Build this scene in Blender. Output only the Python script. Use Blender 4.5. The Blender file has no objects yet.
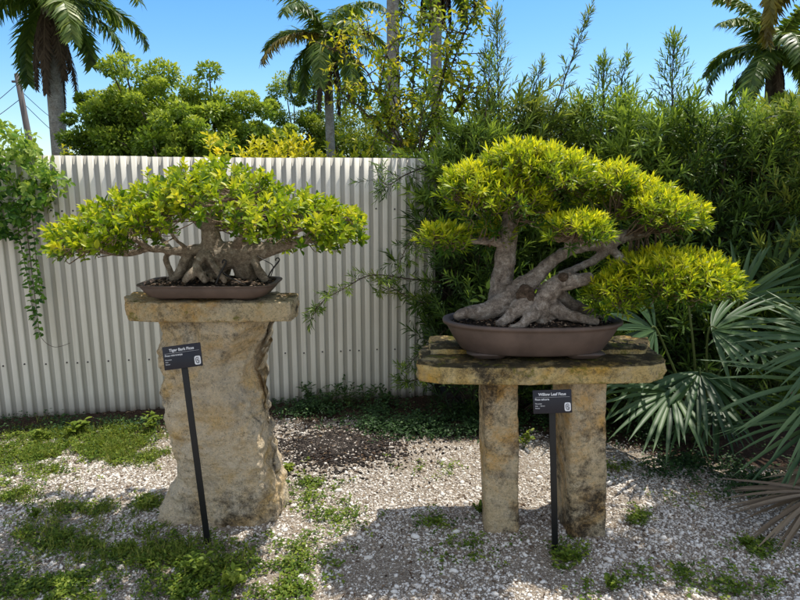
import bpy, math, random
import numpy as np
from mathutils import Vector, Matrix

random.seed(11)
rng = np.random.default_rng(11)
S = bpy.context.scene
COL = S.collection
ORG = {}                       # world origin of each thing (its Empty's location)

# ------------------------------------------------------------------ camera model
CAM_H, PITCH, FPX = 1.6, math.radians(10.5), 604.0
FWD = np.array([0, math.cos(PITCH), -math.sin(PITCH)])
UPV = np.array([0, math.sin(PITCH), math.cos(PITCH)])
CAMP = np.array([0, 0, CAM_H])


def ray(px, py):
    return FWD + np.array([(px - 400) / FPX, 0, 0]) + UPV * ((300 - py) / FPX)


def P(px, py, Y):              # the point at ground distance Y
    d = ray(px, py)
    return CAMP + d * (Y / d[1])


def G(px, py, z=0.0):          # the point on the level z
    d = ray(px, py)
    return CAMP + d * ((z - CAM_H) / d[2])


# ------------------------------------------------------------------ object helpers
def meta(o, label=None, cat=None, group=None, kind=None):
    if label: o['label'] = label
    if cat: o['category'] = cat
    if group: o['group'] = group
    if kind: o['kind'] = kind
    return o


def thing(name, label, cat, loc=(0, 0, 0), group=None):
    o = bpy.data.objects.new(name, None)
    COL.objects.link(o)
    o.location = tuple(float(c) for c in loc)
    o.empty_display_size = 0.1
    ORG[o.name] = np.array(loc, float)
    return meta(o, label, cat, group)


def mk(name, V, F, mat, parent=None, smooth=False, v=None, origin=None):
    V = np.asarray(V, float)
    o_ = ORG[parent.name] if parent is not None else (np.zeros(3) if origin is None else np.array(origin, float))
    Fs = F if isinstance(F, list) else [F]
    Fs = [np.asarray(f, np.int32) for f in Fs if len(f)]
    me = bpy.data.meshes.new(name)
    me.vertices.add(len(V))
    me.vertices.foreach_set('co', (V - o_).astype(np.float32).ravel())
    loops = np.concatenate([f.ravel() for f in Fs])
    tot = np.concatenate([np.full(len(f), f.shape[1], np.int32) for f in Fs])
    start = np.concatenate([[0], np.cumsum(tot)[:-1]]).astype(np.int32)
    me.loops.add(len(loops))
    me.loops.foreach_set('vertex_index', loops)
    me.polygons.add(len(tot))
    me.polygons.foreach_set('loop_start', start)
    if smooth:
        me.polygons.foreach_set('use_smooth', np.ones(len(tot), bool))
    me.update(calc_edges=True)
    if v is not None:
        a = me.attributes.new('v', 'FLOAT', 'FACE')
        a.data.foreach_set('value', np.asarray(v, np.float32))
    me.materials.append(mat)
    o = bpy.data.objects.new(name, me)
    COL.objects.link(o)
    if parent is not None:
        o.parent = parent
    else:
        o.location = tuple(float(c) for c in o_)
    ORG[o.name] = o_
    return o


class MB:
    def __init__(s):
        s.V, s.F, s.A, s.n = [], {}, {}, 0

    def add(s, V, F, v=0.5):
        V = np.asarray(V, float)
        for f in (F if isinstance(F, list) else [F]):
            f = np.asarray(f, np.int32)
            if not len(f): continue
            k = f.shape[1]
            s.F.setdefault(k, []).append(f + s.n)
            s.A.setdefault(k, []).append(np.broadcast_to(np.asarray(v, float), (len(f),)))
        s.V.append(V)
        s.n += len(V)
        return s

    def build(s, name, mat, parent=None, smooth=False, origin=None):
        ks = sorted(s.F)
        return mk(name, np.concatenate(s.V), [np.concatenate(s.F[k]) for k in ks], mat, parent, smooth,
                  np.concatenate([np.concatenate(s.A[k]) for k in ks]), origin)


def norm(a):
    a = np.asarray(a, float)
    return a / np.maximum(np.linalg.norm(a, axis=-1, keepdims=True), 1e-9)


# value noise
def vnoise(p, seed=0.0):
    p = np.asarray(p, float)
    i = np.floor(p)
    f = p - i
    f = f * f * (3 - 2 * f)
    out = 0
    for dx in (0, 1):
        for dy in (0, 1):
            for dz in (0, 1):
                h = np.sin((i[:, 0] + dx) * 127.1 + (i[:, 1] + dy) * 311.7 + (i[:, 2] + dz) * 74.7 + seed) * 43758.5453
                h = h - np.floor(h)
                out = out + h * np.where(dx, f[:, 0], 1 - f[:, 0]) * np.where(dy, f[:, 1], 1 - f[:, 1]) * np.where(dz, f[:, 2], 1 - f[:, 2])
    return out


def fbm(p, octv=4, seed=0.0):
    p = np.asarray(p, float)
    a, s, t = 1.0, 0, 0
    for k in range(octv):
        s = s + a * (vnoise(p * 2 ** k, seed + 13.7 * k) - 0.5)
        t += a
        a *= 0.5
    return s / t * 2


def smoothpath(pts, rad, n):
    pts = np.asarray(pts, float)
    rad = np.asarray(rad, float)
    m = len(pts)
    if m < 3:
        t = np.linspace(0, m - 1, n)
        return np.stack([np.interp(t, range(m), pts[:, k]) for k in range(3)], 1), np.interp(t, range(m), rad)
    t = np.linspace(0, m - 1, n)
    out = []
    for tt in t:
        i = min(int(tt), m - 2)
        f = tt - i
        p0, p1, p2, p3 = pts[max(i - 1, 0)], pts[i], pts[i + 1], pts[min(i + 2, m - 1)]
        out.append(0.5 * ((2 * p1) + (-p0 + p2) * f + (2 * p0 - 5 * p1 + 4 * p2 - p3) * f * f + (-p0 + 3 * p1 - 3 * p2 + p3) * f ** 3))
    return np.array(out), np.interp(t, range(m), rad)


def tube(pts, rad, seg=6, n=None, cap=True):
    if n: pts, rad = smoothpath(pts, rad, n)
    pts = np.asarray(pts, float)
    rad = np.asarray(rad, float)
    m = len(pts)
    T = norm(np.gradient(pts, axis=0))
    u = np.cross(T[0], [0.3, 0.2, 1.0] if abs(T[0][2]) < 0.9 else [1.0, 0.2, 0])
    u = norm(u)
    V = []
    ang = np.linspace(0, 2 * np.pi, seg, endpoint=False)
    for i in range(m):
        u = norm(u - T[i] * np.dot(u, T[i]))
        w = np.cross(T[i], u)
        V.append(pts[i] + rad[i] * (np.cos(ang)[:, None] * u + np.sin(ang)[:, None] * w))
    V = np.concatenate(V)
    i = np.arange(m - 1)[:, None] * seg
    j = np.arange(seg)[None, :]
    jn = (j + 1) % seg
    F = np.stack([i + j, i + jn, i + seg + jn, i + seg + j], -1).reshape(-1, 4)
    if not cap:
        return V, [F]
    V = np.concatenate([V, [pts[0] - T[0] * rad[0] * 0.6, pts[-1] + T[-1] * rad[-1] * 0.6]])
    a = np.arange(seg)
    b = (a + 1) % seg
    c0, c1 = m * seg, m * seg + 1
    Ft = np.concatenate([np.stack([b, a, np.full(seg, c0)], 1), np.stack([a + (m - 1) * seg, b + (m - 1) * seg, np.full(seg, c1)], 1)])
    return V, [F, Ft]


def box(c, s, rot=None):
    V = np.array([[x, y, z] for x in (-.5, .5) for y in (-.5, .5) for z in (-.5, .5)]) * np.array(s)
    if rot is not None: V = V @ np.array(rot).T
    return V + np.array(c), np.array([[0, 1, 3, 2], [4, 6, 7, 5], [0, 4, 5, 1], [2, 3, 7, 6], [0, 2, 6, 4], [1, 5, 7, 3]])


def bevel(o, w, seg=2):
    m = o.modifiers.new('bevel', 'BEVEL')
    m.width, m.segments, m.limit_method = w, seg, 'ANGLE'
    return o


def loft(rings, cap0=True, cap1=True):
    n = len(rings[0])
    m = len(rings)
    V = np.concatenate(rings)
    i = np.arange(m - 1)[:, None] * n
    j = np.arange(n)[None, :]
    jn = (j + 1) % n
    F = [np.stack([i + j, i + jn, i + n + jn, i + n + j], -1).reshape(-1, 4)]
    a = np.arange(n)
    b = (a + 1) % n
    tr = []
    if cap0:
        V = np.concatenate([V, [rings[0].mean(0)]])
        tr.append(np.stack([b, a, np.full(n, len(V) - 1)], 1))
    if cap1:
        V = np.concatenate([V, [rings[-1].mean(0)]])
        tr.append(np.stack([a + (m - 1) * n, b + (m - 1) * n, np.full(n, len(V) - 1)], 1))
    if tr: F.append(np.concatenate(tr))
    return V, F


# ------------------------------------------------------------------ leaves
OVAL = (np.array([[0, 0, 0], [-.38, .28, .09], [-.46, .58, .1], [-.25, .84, .04], [0, 1, -.05], [.25, .84, .04], [.46, .58, .1], [.38, .28, .09], [0, .45, 0]]),
        np.array([[0, 8, 2, 1], [8, 4, 3, 2], [0, 7, 6, 8], [8, 6, 5, 4]]))
DIAM = (np.array([[0, 0, 0], [-.5, .42, .1], [0, .5, 0], [.5, .42, .1], [0, 1, -.12]]), np.array([[0, 2, 4, 1], [0, 3, 4, 2]]))
LONG = (np.array([[0, 0, 0], [-.5, .4, .03], [.5, .4, .03], [-.42, .72, -.02], [.42, .72, -.02], [0, 1, -.1]]),
        [np.array([[1, 2, 4, 3]]), np.array([[0, 2, 1], [3, 4, 5]])])
BLADE = (np.array([[-.5, 0, 0], [.5, 0, 0], [-.4, .55, .0], [.4, .55, .0], [0, 1, -.22]]), [np.array([[0, 1, 3, 2]]), np.array([[2, 3, 4]])])


def add_leaves(mb, pos, d, up, ln, wd, tpl, v):
    pos, d, up = np.asarray(pos, float), norm(d), np.asarray(up, float)
    N = len(pos)
    if N == 0: return
    x = norm(np.cross(d, up) + 1e-6)
    z = np.cross(x, d)
    T, F = tpl
    ln = np.broadcast_to(np.asarray(ln, float), (N,))
    wd = np.broadcast_to(np.asarray(wd, float), (N,))
    v = np.broadcast_to(np.asarray(v, float), (N,))
    V = pos[:, None, :] + x[:, None, :] * (T[None, :, 0:1] * wd[:, None, None]) + d[:, None, :] * (T[None, :, 1:2] * ln[:, None, None]) + z[:, None, :] * (T[None, :, 2:3] * ln[:, None, None])
    k = len(T)
    for q, f in enumerate(F if isinstance(F, list) else [F]):
        ff = (f[None] + (np.arange(N) * k)[:, None, None]).reshape(-1, f.shape[1])
        mb.F.setdefault(f.shape[1], []).append(ff + mb.n)
        mb.A.setdefault(f.shape[1], []).append(np.repeat(v, len(f)))
    mb.V.append(V.reshape(-1, 3))
    mb.n += N * k


def shoots(mb, pos, d, L, n, ln, wd, tpl, v, a0=70, a1=25, jitter=.25, stem=None, droop=0.0):
    """shoots at pos along d, n leaves spiralled up each"""
    pos, d = np.asarray(pos, float), norm(d)
    N = len(pos)
    if N == 0: return
    L = np.broadcast_to(np.asarray(L, float), (N,))
    v = np.broadcast_to(np.asarray(v, float), (N,))
    ref = np.where(np.abs(d[:, 2:3]) > .9, np.array([[1., 0, 0]]), np.array([[0, 0, 1.]]))
    x = norm(np.cross(d, ref))
    y = np.cross(d, x)
    t = np.linspace(0.08, 1, n)[None, :] + rng.uniform(-.04, .04, (N, n))
    roll = rng.uniform(0, 6.28, (N, 1)) + np.arange(n)[None, :] * 2.39996
    inc = np.radians(a0 + (a1 - a0) * t + rng.normal(0, 9, (N, n)))
    rad = np.cos(roll)[..., None] * x[:, None] + np.sin(roll)[..., None] * y[:, None]
    ld = rad * np.sin(inc)[..., None] + d[:, None] * np.cos(inc)[..., None]
    ld = ld + rng.normal(0, jitter * .4, ld.shape)
    ld[..., 2] -= droop
    p = pos[:, None] + d[:, None] * (L[:, None] * t)[..., None]
    up = d[:, None] * np.ones_like(ld) + np.array([0, 0, .35]) + rng.normal(0, jitter, ld.shape)
    sc = rng.uniform(.7, 1.15, (N, n)) * (1.05 - .35 * np.abs(t - .45))
    vv = np.clip(v[:, None] + (t - .5) * .25 + rng.normal(0, .12, (N, n)) - .38 * (rng.uniform(0, 1, (N, n)) < .16), 0, 1)
    add_leaves(mb, p.reshape(-1, 3), ld.reshape(-1, 3), up.reshape(-1, 3), (ln * sc).ravel(), (wd * sc).ravel(), tpl, vv.ravel())
    if stem is not None:
        for i in range(N):
            stem.add(*tube([pos[i] - d[i] * .02, pos[i] + d[i] * L[i] * .9], [wd * .22, wd * .1], 4, cap=False))


# ------------------------------------------------------------------ materials
def newmat(name):
    m = bpy.data.materials.new(name)
    m.use_nodes = True
    nt = m.node_tree
    nt.nodes.clear()
    return m, nt, nt.nodes.new('ShaderNodeOutputMaterial')


def nd(nt, t, **kw):
    n = nt.nodes.new(t)
    for k, val in kw.items():
        if k in n.inputs: n.inputs[k].default_value = val
        else: setattr(n, k, val)
    return n


def ramp(nt, fac, stops, interp='LINEAR'):
    r = nt.nodes.new('ShaderNodeValToRGB')
    r.color_ramp.interpolation = interp
    els = r.color_ramp.elements
    els[0].position, els[1].position = stops[0][0], stops[-1][0]
    c = lambda q: (q, q, q, 1) if not hasattr(q, '__len__') else (*q, 1)
    els[0].color, els[1].color = c(stops[0][1]), c(stops[-1][1])
    for p_, q in stops[1:-1]:
        els.new(p_).color = c(q)
    nt.links.new(fac, r.inputs[0])
    return r.outputs[0]


def mixc(nt, fac, a, b, mode='MIX'):
    n = nt.nodes.new('ShaderNodeMix')
    n.data_type, n.blend_type = 'RGBA', mode
    for sock, val in ((n.inputs[0], fac), (n.inputs[6], a), (n.inputs[7], b)):
        if hasattr(val, 'is_linked'): nt.links.new(val, sock)
        else: sock.default_value = val if not hasattr(val, '__len__') else (*val, 1)
    return n.outputs[2]


def math_(nt, op, a, b=0.5):
    n = nt.nodes.new('ShaderNodeMath')
    n.operation = op
    for sock, val in ((n.inputs[0], a), (n.inputs[1], b)):
        if hasattr(val, 'is_linked'): nt.links.new(val, sock)
        else: sock.default_value = val
    return n.outputs[0]


def noise_(nt, scale, detail=4, rough=.55, vec=None, dist=0.0):
    n = nd(nt, 'ShaderNodeTexNoise', Scale=scale, Detail=detail, Roughness=rough, Distortion=dist)
    if vec is None:
        vec = nt.nodes.new('ShaderNodeTexCoord').outputs['Object']
    nt.links.new(vec, n.inputs['Vector'])
    return n.outputs[0]


def bump_(nt, h, strength=.5, dist=.01, normal=None):
    b = nd(nt, 'ShaderNodeBump', Strength=strength, Distance=dist)
    nt.links.new(h, b.inputs['Height'])
    if normal is not None: nt.links.new(normal, b.inputs['Normal'])
    return b.outputs[0]


def surf(nt, out, col, rough=.8, normal=None, spec=.3, metal=0.0):
    b = nd(nt, 'ShaderNodeBsdfPrincipled')
    b.inputs['Specular IOR Level'].default_value = spec
    b.inputs['Metallic'].default_value = metal
    for s_, val in (('Base Color', col), ('Roughness', rough)):
        if hasattr(val, 'is_linked'): nt.links.new(val, b.inputs[s_])
        else: b.inputs[s_].default_value = (*val, 1) if hasattr(val, '__len__') else val
    if normal is not None: nt.links.new(normal, b.inputs['Normal'])
    nt.links.new(b.outputs[0], out.inputs[0])
    return b


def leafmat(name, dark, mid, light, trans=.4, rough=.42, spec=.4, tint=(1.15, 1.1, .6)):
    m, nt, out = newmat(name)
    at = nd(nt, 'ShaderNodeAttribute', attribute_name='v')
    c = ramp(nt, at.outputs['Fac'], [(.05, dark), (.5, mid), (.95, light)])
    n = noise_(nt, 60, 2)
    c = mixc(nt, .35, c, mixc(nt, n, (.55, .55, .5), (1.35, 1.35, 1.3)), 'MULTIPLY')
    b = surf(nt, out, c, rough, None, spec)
    t = nd(nt, 'ShaderNodeBsdfTranslucent')
    nt.links.new(mixc(nt, 1.0, c, tint, 'MULTIPLY'), t.inputs[0])
    mx = nd(nt, 'ShaderNodeMixShader')
    mx.inputs[0].default_value = trans
    nt.links.new(b.outputs[0], mx.inputs[1])
    nt.links.new(t.outputs[0], mx.inputs[2])
    nt.links.new(mx.outputs[0], out.inputs[0])
    return m


def stonemat(name, c1, c2, orange, black=.5, blackscale=7, moss=0.0, topdark=0.0, grey=(.4, .35, .29)):
    m, nt, out = newmat(name)
    co = nt.nodes.new('ShaderNodeTexCoord').outputs['Object']
    a = noise_(nt, 4.5, 6, .6, co)
    c = ramp(nt, a, [(.3, c1), (.7, c2)])
    o = ramp(nt, noise_(nt, 4.1, 7, .68, co, .6), [(.46, 0), (.62, .85)])
    c = mixc(nt, o, c, orange)
    g = ramp(nt, noise_(nt, 9, 8, .7, co), [(.5, 0), (.72, .7)])
    c = mixc(nt, g, c, grey)
    fine = math_(nt, 'ADD', math_(nt, 'MULTIPLY', noise_(nt, 60, 6, .75, co), .5), math_(nt, 'MULTIPLY', noise_(nt, 210, 4, .8, co), .5))
    c = mixc(nt, .75, c, ramp(nt, fine, [(.34, .45), (.5, .95), (.66, 1.3)]), 'MULTIPLY')
    bl = ramp(nt, math_(nt, 'ADD', math_(nt, 'MULTIPLY', noise_(nt, blackscale * 1.5, 12, .85, co, .2), .7), math_(nt, 'MULTIPLY', noise_(nt, 2.2, 2, .5, co), .4)),
              [(.64 - black * .16, 0), (.69 - black * .16, .45), (.75 - black * .16, .93)])
    c = mixc(nt, bl, c, (.035, .03, .026))
    pv = nd(nt, 'ShaderNodeTexVoronoi', Scale=75.0, Randomness=1.0)
    nt.links.new(co, pv.inputs['Vector'])
    c = mixc(nt, .6, c, ramp(nt, pv.outputs['Distance'], [(.12, .35), (.22, 1.12)]), 'MULTIPLY')
    spk = ramp(nt, noise_(nt, 34, 9, .8, co), [(.54, 0), (.63, .75)])
    c = mixc(nt, math_(nt, 'MULTIPLY', spk, ramp(nt, noise_(nt, 5, 3, .5, co), [(.4, 0), (.6, 1)])), c, (.12, .085, .06))
    if topdark:
        ge = nt.nodes.new('ShaderNodeNewGeometry')
        sz = nt.nodes.new('ShaderNodeSeparateXYZ')
        nt.links.new(ge.outputs['Normal'], sz.inputs[0])
        tdk = math_(nt, 'MULTIPLY', ramp(nt, sz.outputs[2], [(.25, 0), (.8, 1)]), ramp(nt, noise_(nt, 12, 6, .7, co), [(.38, .25), (.5, .95)]))
        c = mixc(nt, math_(nt, 'MULTIPLY', tdk, topdark), c, (.05, .043, .028))
    if moss:
        mo = ramp(nt, noise_(nt, 11, 6, .7, co), [(.62 - moss * .1, 0), (.7 - moss * .1, .8)])
        c = mixc(nt, mo, c, (.2, .2, .03))
    pit = nd(nt, 'ShaderNodeTexVoronoi', Scale=42.0)
    nt.links.new(co, pit.inputs['Vector'])
    h = math_(nt, 'ADD', math_(nt, 'MULTIPLY', noise_(nt, 16, 10, .72, co), 1.0), math_(nt, 'MULTIPLY', ramp(nt, pit.outputs[0], [(0, 0), (.35, 1)]), .14))
    surf(nt, out, c, .92, bump_(nt, h, 1.0, .05), .1)
    return m


def barkmat(name, c1, c2, c3, sc=28, bump=.012):
    m, nt, out = newmat(name)
    co = nt.nodes.new('ShaderNodeTexCoord').outputs['Object']
    c = ramp(nt, noise_(nt, sc, 8, .7, co, .4), [(.32, c1), (.52, c2), (.72, c3)])
    c = mixc(nt, ramp(nt, noise_(nt, 8, 4, .6, co), [(.52, 0), (.7, .55)]), c, (.16, .1, .055))
    c = mixc(nt, .8, c, ramp(nt, noise_(nt, sc * 7, 5, .8, co, .3), [(.36, .5), (.5, 1.0), (.66, 1.3)]), 'MULTIPLY')
    mpb = nd(nt, 'ShaderNodeMapping')
    mpb.inputs['Scale'].default_value = (1, 1, 3.2)
    nt.links.new(co, mpb.inputs[0])
    crk = ramp(nt, noise_(nt, sc * 1.6, 6, .7, mpb.outputs[0], .8), [(.44, 1), (.5, .45), (.56, 1)])
    c = mixc(nt, .6, c, crk, 'MULTIPLY')
    h = math_(nt, 'ADD', math_(nt, 'MULTIPLY', noise_(nt, sc * 2.2, 8, .75, co, .5), 1.0), math_(nt, 'MULTIPLY', crk, .3))
    surf(nt, out, c, .85, bump_(nt, h, .8, bump), .2)
    return m


def plain(name, col, rough=.6, spec=.3, var=.25, sc=30, bump=0.0, metal=0.0):
    m, nt, out = newmat(name)
    n = noise_(nt, sc, 5, .6)
    c = mixc(nt, var, col, ramp(nt, n, [(.3, [q * .45 for q in col]), (.7, [min(1, q * 1.5) for q in col])]))
    surf(nt, out, c, rough, bump_(nt, n, .5, bump) if bump else None, spec, metal)
    return m


def attrmat(name, stops, rough=.85, spec=.2, bumpsc=0):
    m, nt, out = newmat(name)
    at = nd(nt, 'ShaderNodeAttribute', attribute_name='v')
    c = ramp(nt, at.outputs['Fac'], stops)
    n = noise_(nt, 160, 3)
    c = mixc(nt, .5, c, mixc(nt, n, (.6, .6, .6), (1.3, 1.3, 1.3)), 'MULTIPLY')
    surf(nt, out, c, rough, None, spec)
    return m


M = {}
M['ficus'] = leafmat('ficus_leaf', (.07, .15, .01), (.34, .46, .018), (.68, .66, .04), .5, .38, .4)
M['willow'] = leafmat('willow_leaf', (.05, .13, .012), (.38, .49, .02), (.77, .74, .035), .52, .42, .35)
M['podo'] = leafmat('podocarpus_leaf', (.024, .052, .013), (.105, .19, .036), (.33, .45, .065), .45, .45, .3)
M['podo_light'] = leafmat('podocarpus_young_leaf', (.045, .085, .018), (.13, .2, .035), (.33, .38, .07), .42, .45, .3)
M['tree'] = leafmat('tree_leaf', (.05, .1, .014), (.19, .3, .035), (.48, .56, .09), .48, .42, .35)
M['tree_light'] = leafmat('light_tree_leaf', (.06, .11, .015), (.17, .26, .03), (.4, .43, .05), .4, .42, .35)
M['yellow'] = leafmat('yellow_leaf', (.12, .2, .02), (.38, .45, .03), (.75, .62, .04), .5, .42, .35)
M['croton'] = leafmat('croton_leaf', (.2, .25, .015), (.55, .55, .03), (.85, .74, .06), .45, .42, .35)
M['vine'] = leafmat('vine_leaf', (.03, .1, .015), (.15, .3, .03), (.45, .56, .12), .42, .42, .35)
M['palm'] = leafmat('palm_leaf', (.04, .08, .016), (.12, .2, .035), (.32, .38, .08), .38, .4, .45)
M['palm_dead'] = leafmat('dry_palm_leaf', (.05, .035, .025), (.11, .08, .055), (.22, .17, .12), .2, .8, .1, (1, 1, 1))
M['palm_gold'] = leafmat('golden_palm_leaf', (.12, .1, .02), (.28, .22, .04), (.45, .36, .08), .4, .5, .3)
M['palmetto'] = leafmat('palmetto_leaf', (.022, .055, .018), (.062, .125, .042), (.15, .23, .085), .25, .45, .4, (1.1, 1.1, .7))
M['dry_frond'] = leafmat('dry_frond_leaf', (.08, .06, .04), (.18, .135, .09), (.34, .27, .18), .15, .7, .2, (1, 1, 1))
M['weed'] = leafmat('weed_leaf', (.04, .085, .014), (.13, .21, .025), (.32, .38, .06), .38, .5, .2)
M['shade_weed'] = leafmat('shade_weed_leaf', (.018, .045, .016), (.045, .1, .03), (.1, .18, .05), .3, .5, .25)
M['grass'] = leafmat('grass_blade', (.06, .1, .015), (.18, .25, .035), (.42, .42, .11), .35, .55, .2)
M['litter'] = leafmat('leaf_litter', (.05, .03, .02), (.14, .085, .05), (.32, .23, .14), .15, .8, .15, (1, 1, 1))
M['pedestal'] = stonemat('pedestal_stone', (.73, .58, .38), (.94, .82, .62), (.78, .53, .22), .5, 8)
M['pedestal_cap'] = stonemat('pedestal_cap_stone', (.66, .51, .29), (.88, .74, .49), (.66, .37, .09), .42, 9, .3)
M['table_top'] = stonemat('table_top_stone', (.64, .48, .2), (.88, .69, .34), (.72, .43, .08), .62, 9, .7, .95)
M['table_leg'] = stonemat('table_leg_stone', (.66, .51, .3), (.9, .76, .52), (.76, .44, .12), .74, 9, 0)
M['bark_left'] = barkmat('ficus_bark', (.15, .115, .08), (.42, .34, .255), (.7, .62, .5), 34)
M['bark_right'] = barkmat('willow_ficus_bark', (.13, .1, .08), (.42, .35, .29), (.72, .65, .57), 30)
M['twig'] = barkmat('twig_bark', (.16, .11, .07), (.3, .22, .15), (.42, .34, .25), 60, .003)
M['trunk'] = barkmat('tree_trunk_bark', (.06, .045, .035), (.13, .1, .075), (.22, .18, .14), 12)
M['palm_trunk'] = barkmat('palm_trunk_bark', (.22, .2, .18), (.34, .32, .29), (.45, .43, .4), 5, .01)
M['stem'] = plain('green_stem', (.09, .12, .03), .6)
M['pot'] = plain('brown_pot_clay', (.115, .08, .064), .55, .35, .5, 9, .002)
M['soil'] = attrmat('pot_soil_material', [(0, (.012, .009, .007)), (.55, (.035, .025, .018)), (.8, (.12, .07, .04)), (1, (.4, .3, .22))])
M['black'] = plain('black_painted_metal', (.012, .012, .013), .45, .4, .1)
M['panel'] = plain('sign_panel_black', (.013, .012, .02), .35, .4, .1)
M['white'] = plain('sign_white_print', (.8, .8, .82), .6, .2, .02)
M['screw'] = plain('screw_metal', (.06, .055, .05), .5, .4, .2)
M['rail'] = plain('fence_rail_wood', (.18, .13, .09), .8)
M['pole'] = plain('pole_wood', (.16, .14, .13), .85, .2)

# fence paint: off-white baked enamel, valleys tinted dark as painted groove shade, splash stains at the foot
m, nt, out = newmat('fence_enamel')
gp = nt.nodes.new('ShaderNodeNewGeometry')
sx = nt.nodes.new('ShaderNodeSeparateXYZ')
tc = nt.nodes.new('ShaderNodeTexCoord')
nt.links.new(tc.outputs['Object'], sx.inputs[0])
c = ramp(nt, noise_(nt, 2.0, 5), [(.35, (.73, .69, .59)), (.65, (.8, .76, .66))])
mp = nd(nt, 'ShaderNodeMapping')
mp.inputs['Scale'].default_value = (30, 30, 1.2)
nt.links.new(tc.outputs['Object'], mp.inputs[0])
st = ramp(nt, noise_(nt, 1.0, 6, .6, mp.outputs[0]), [(.45, 0), (.75, .5)])
c = mixc(nt, st, c, (.5, .45, .36))
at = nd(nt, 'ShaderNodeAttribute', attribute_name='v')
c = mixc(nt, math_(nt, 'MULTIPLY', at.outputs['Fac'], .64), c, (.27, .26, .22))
low = ramp(nt, sx.outputs[2], [(0, .55), (.16, 0)])
c = mixc(nt, low, c, (.26, .23, .19))
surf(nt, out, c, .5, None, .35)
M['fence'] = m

# ground: gravel / soil by vertex masks
m, nt, out = newmat('ground_gravel')
co = nt.nodes.new('ShaderNodeTexCoord').outputs['Object']
vo = nd(nt, 'ShaderNodeTexVoronoi', Scale=140.0)
nt.links.new(co, vo.inputs['Vector'])
sep = nt.nodes.new('ShaderNodeSeparateColor')
nt.links.new(vo.outputs['Color'], sep.inputs[0])
gc = ramp(nt, sep.outputs[0], [(0, (.2, .155, .11)), (.35, (.46, .39, .31)), (.75, (.62, .55, .46)), (1, (.74, .68, .58))])
gc = mixc(nt, ramp(nt, vo.outputs['Distance'], [(.25, 0), (.6, .8)]), gc, (.2, .16, .12))
soilc = ramp(nt, noise_(nt, 40, 8, .75, co), [(.3, (.022, .016, .012)), (.55, (.07, .045, .032)), (.8, (.17, .11, .075))])
am = nd(nt, 'ShaderNodeAttribute', attribute_name='soil')
sf = ramp(nt, math_(nt, 'ADD', am.outputs['Fac'], math_(nt, 'MULTIPLY', math_(nt, 'SUBTRACT', noise_(nt, 22, 6, .7, co), .5), .5)), [(.38, 0), (.6, 1)])
cc = mixc(nt, sf, gc, soilc)
far = nd(nt, 'ShaderNodeAttribute', attribute_name='far')
cc = mixc(nt, far.outputs['Fac'], cc, (.06, .09, .03))
hh = math_(nt, 'ADD', math_(nt, 'MULTIPLY', ramp(nt, vo.outputs['Distance'], [(0, 1), (.6, 0)]), .6), noise_(nt, 60, 6, .7, co))
surf(nt, out, cc, .95, bump_(nt, hh, .8, .012), .1)
M['ground'] = m
M['pebble'] = attrmat('gravel_stones', [(0, (.14, .1, .07)), (.2, (.42, .35, .27)), (.5, (.72, .67, .6)), (.8, (.84, .8, .73)), (1, (.88, .85, .78))], .9, .15)
M['mulch'] = attrmat('dark_mulch', [(0, (.018, .015, .013)), (.6, (.065, .053, .046)), (.85, (.15, .12, .1)), (1, (.55, .5, .44))], .9, .2)

# ------------------------------------------------------------------ world, sun, camera
SUN_AZ, SUN_EL = math.radians(36), math.radians(69)      # azimuth from +X (right) towards +Y (away)
sd = Vector((math.cos(SUN_AZ) * math.cos(SUN_EL), math.sin(SUN_AZ) * math.cos(SUN_EL), math.sin(SUN_EL)))
w = bpy.data.worlds.new("World")
S.world = w
w.use_nodes = True
wn = w.node_tree
bg = wn.nodes['Background']
sky = wn.nodes.new('ShaderNodeTexSky')
sky.sky_type = 'NISHITA'
sky.sun_disc = False
sky.sun_elevation = SUN_EL
sky.sun_rotation = math.pi / 2 - SUN_AZ
sky.air_density, sky.dust_density, sky.ozone_density = 1.0, .8, 3.0
hs = wn.nodes.new('ShaderNodeHueSaturation')
hs.inputs['Saturation'].default_value, hs.inputs['Value'].default_value = 1.36, 1.4
wn.links.new(sky.outputs[0], hs.inputs['Color'])
# added fill light: bright unseen clouds overhead and behind the camera
wtc = wn.nodes.new('ShaderNodeTexCoord')
wsx = wn.nodes.new('ShaderNodeSeparateXYZ')
wn.links.new(wtc.outputs['Generated'], wsx.inputs[0])
cn = ramp(wn, noise_(wn, 2.6, 7, .6, wtc.outputs['Generated'], .3), [(.4, 0), (.58, 1)])
where = ramp(wn, math_(wn, 'SUBTRACT', math_(wn, 'MULTIPLY', wsx.outputs[2], .45), wsx.outputs[1]), [(.0, 0), (.3, 1)])
up_ = ramp(wn, wsx.outputs[2], [(.02, 0), (.15, 1)])
cl = mixc(wn, math_(wn, 'MULTIPLY', math_(wn, 'MULTIPLY', cn, where), up_), hs.outputs[0], (6.6, 6.5, 6.3))
wn.links.new(cl, bg.inputs[0])
bg.inputs[1].default_value = .15
sl = bpy.data.lights.new('sun', 'SUN')
sl.energy, sl.angle, sl.color = 5.0, math.radians(.5), (1, .94, .84)
so = bpy.data.objects.new('sun', sl)
COL.objects.link(so)
so.rotation_euler = sd.to_track_quat('Z', 'Y').to_euler()
so.location = (3, 3, 10)
cd = bpy.data.cameras.new('camera')
cam = bpy.data.objects.new('camera', cd)
COL.objects.link(cam)
cam.location = CAMP
cam.rotation_euler = (math.pi / 2 - PITCH, 0, 0)
cd.sensor_width, cd.lens = 36, 36 * FPX / 800
cd.clip_start, cd.clip_end = .05, 3000
S.camera = cam
S.view_settings.view_transform = 'Standard'
S.view_settings.look = 'None'
S.view_settings.exposure = 0
S.render.engine = 'CYCLES'
S.cycles.use_denoising = True
S.cycles.max_bounces = 7
S.cycles.diffuse_bounces = 4
S.cycles.transmission_bounces = 4

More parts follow.
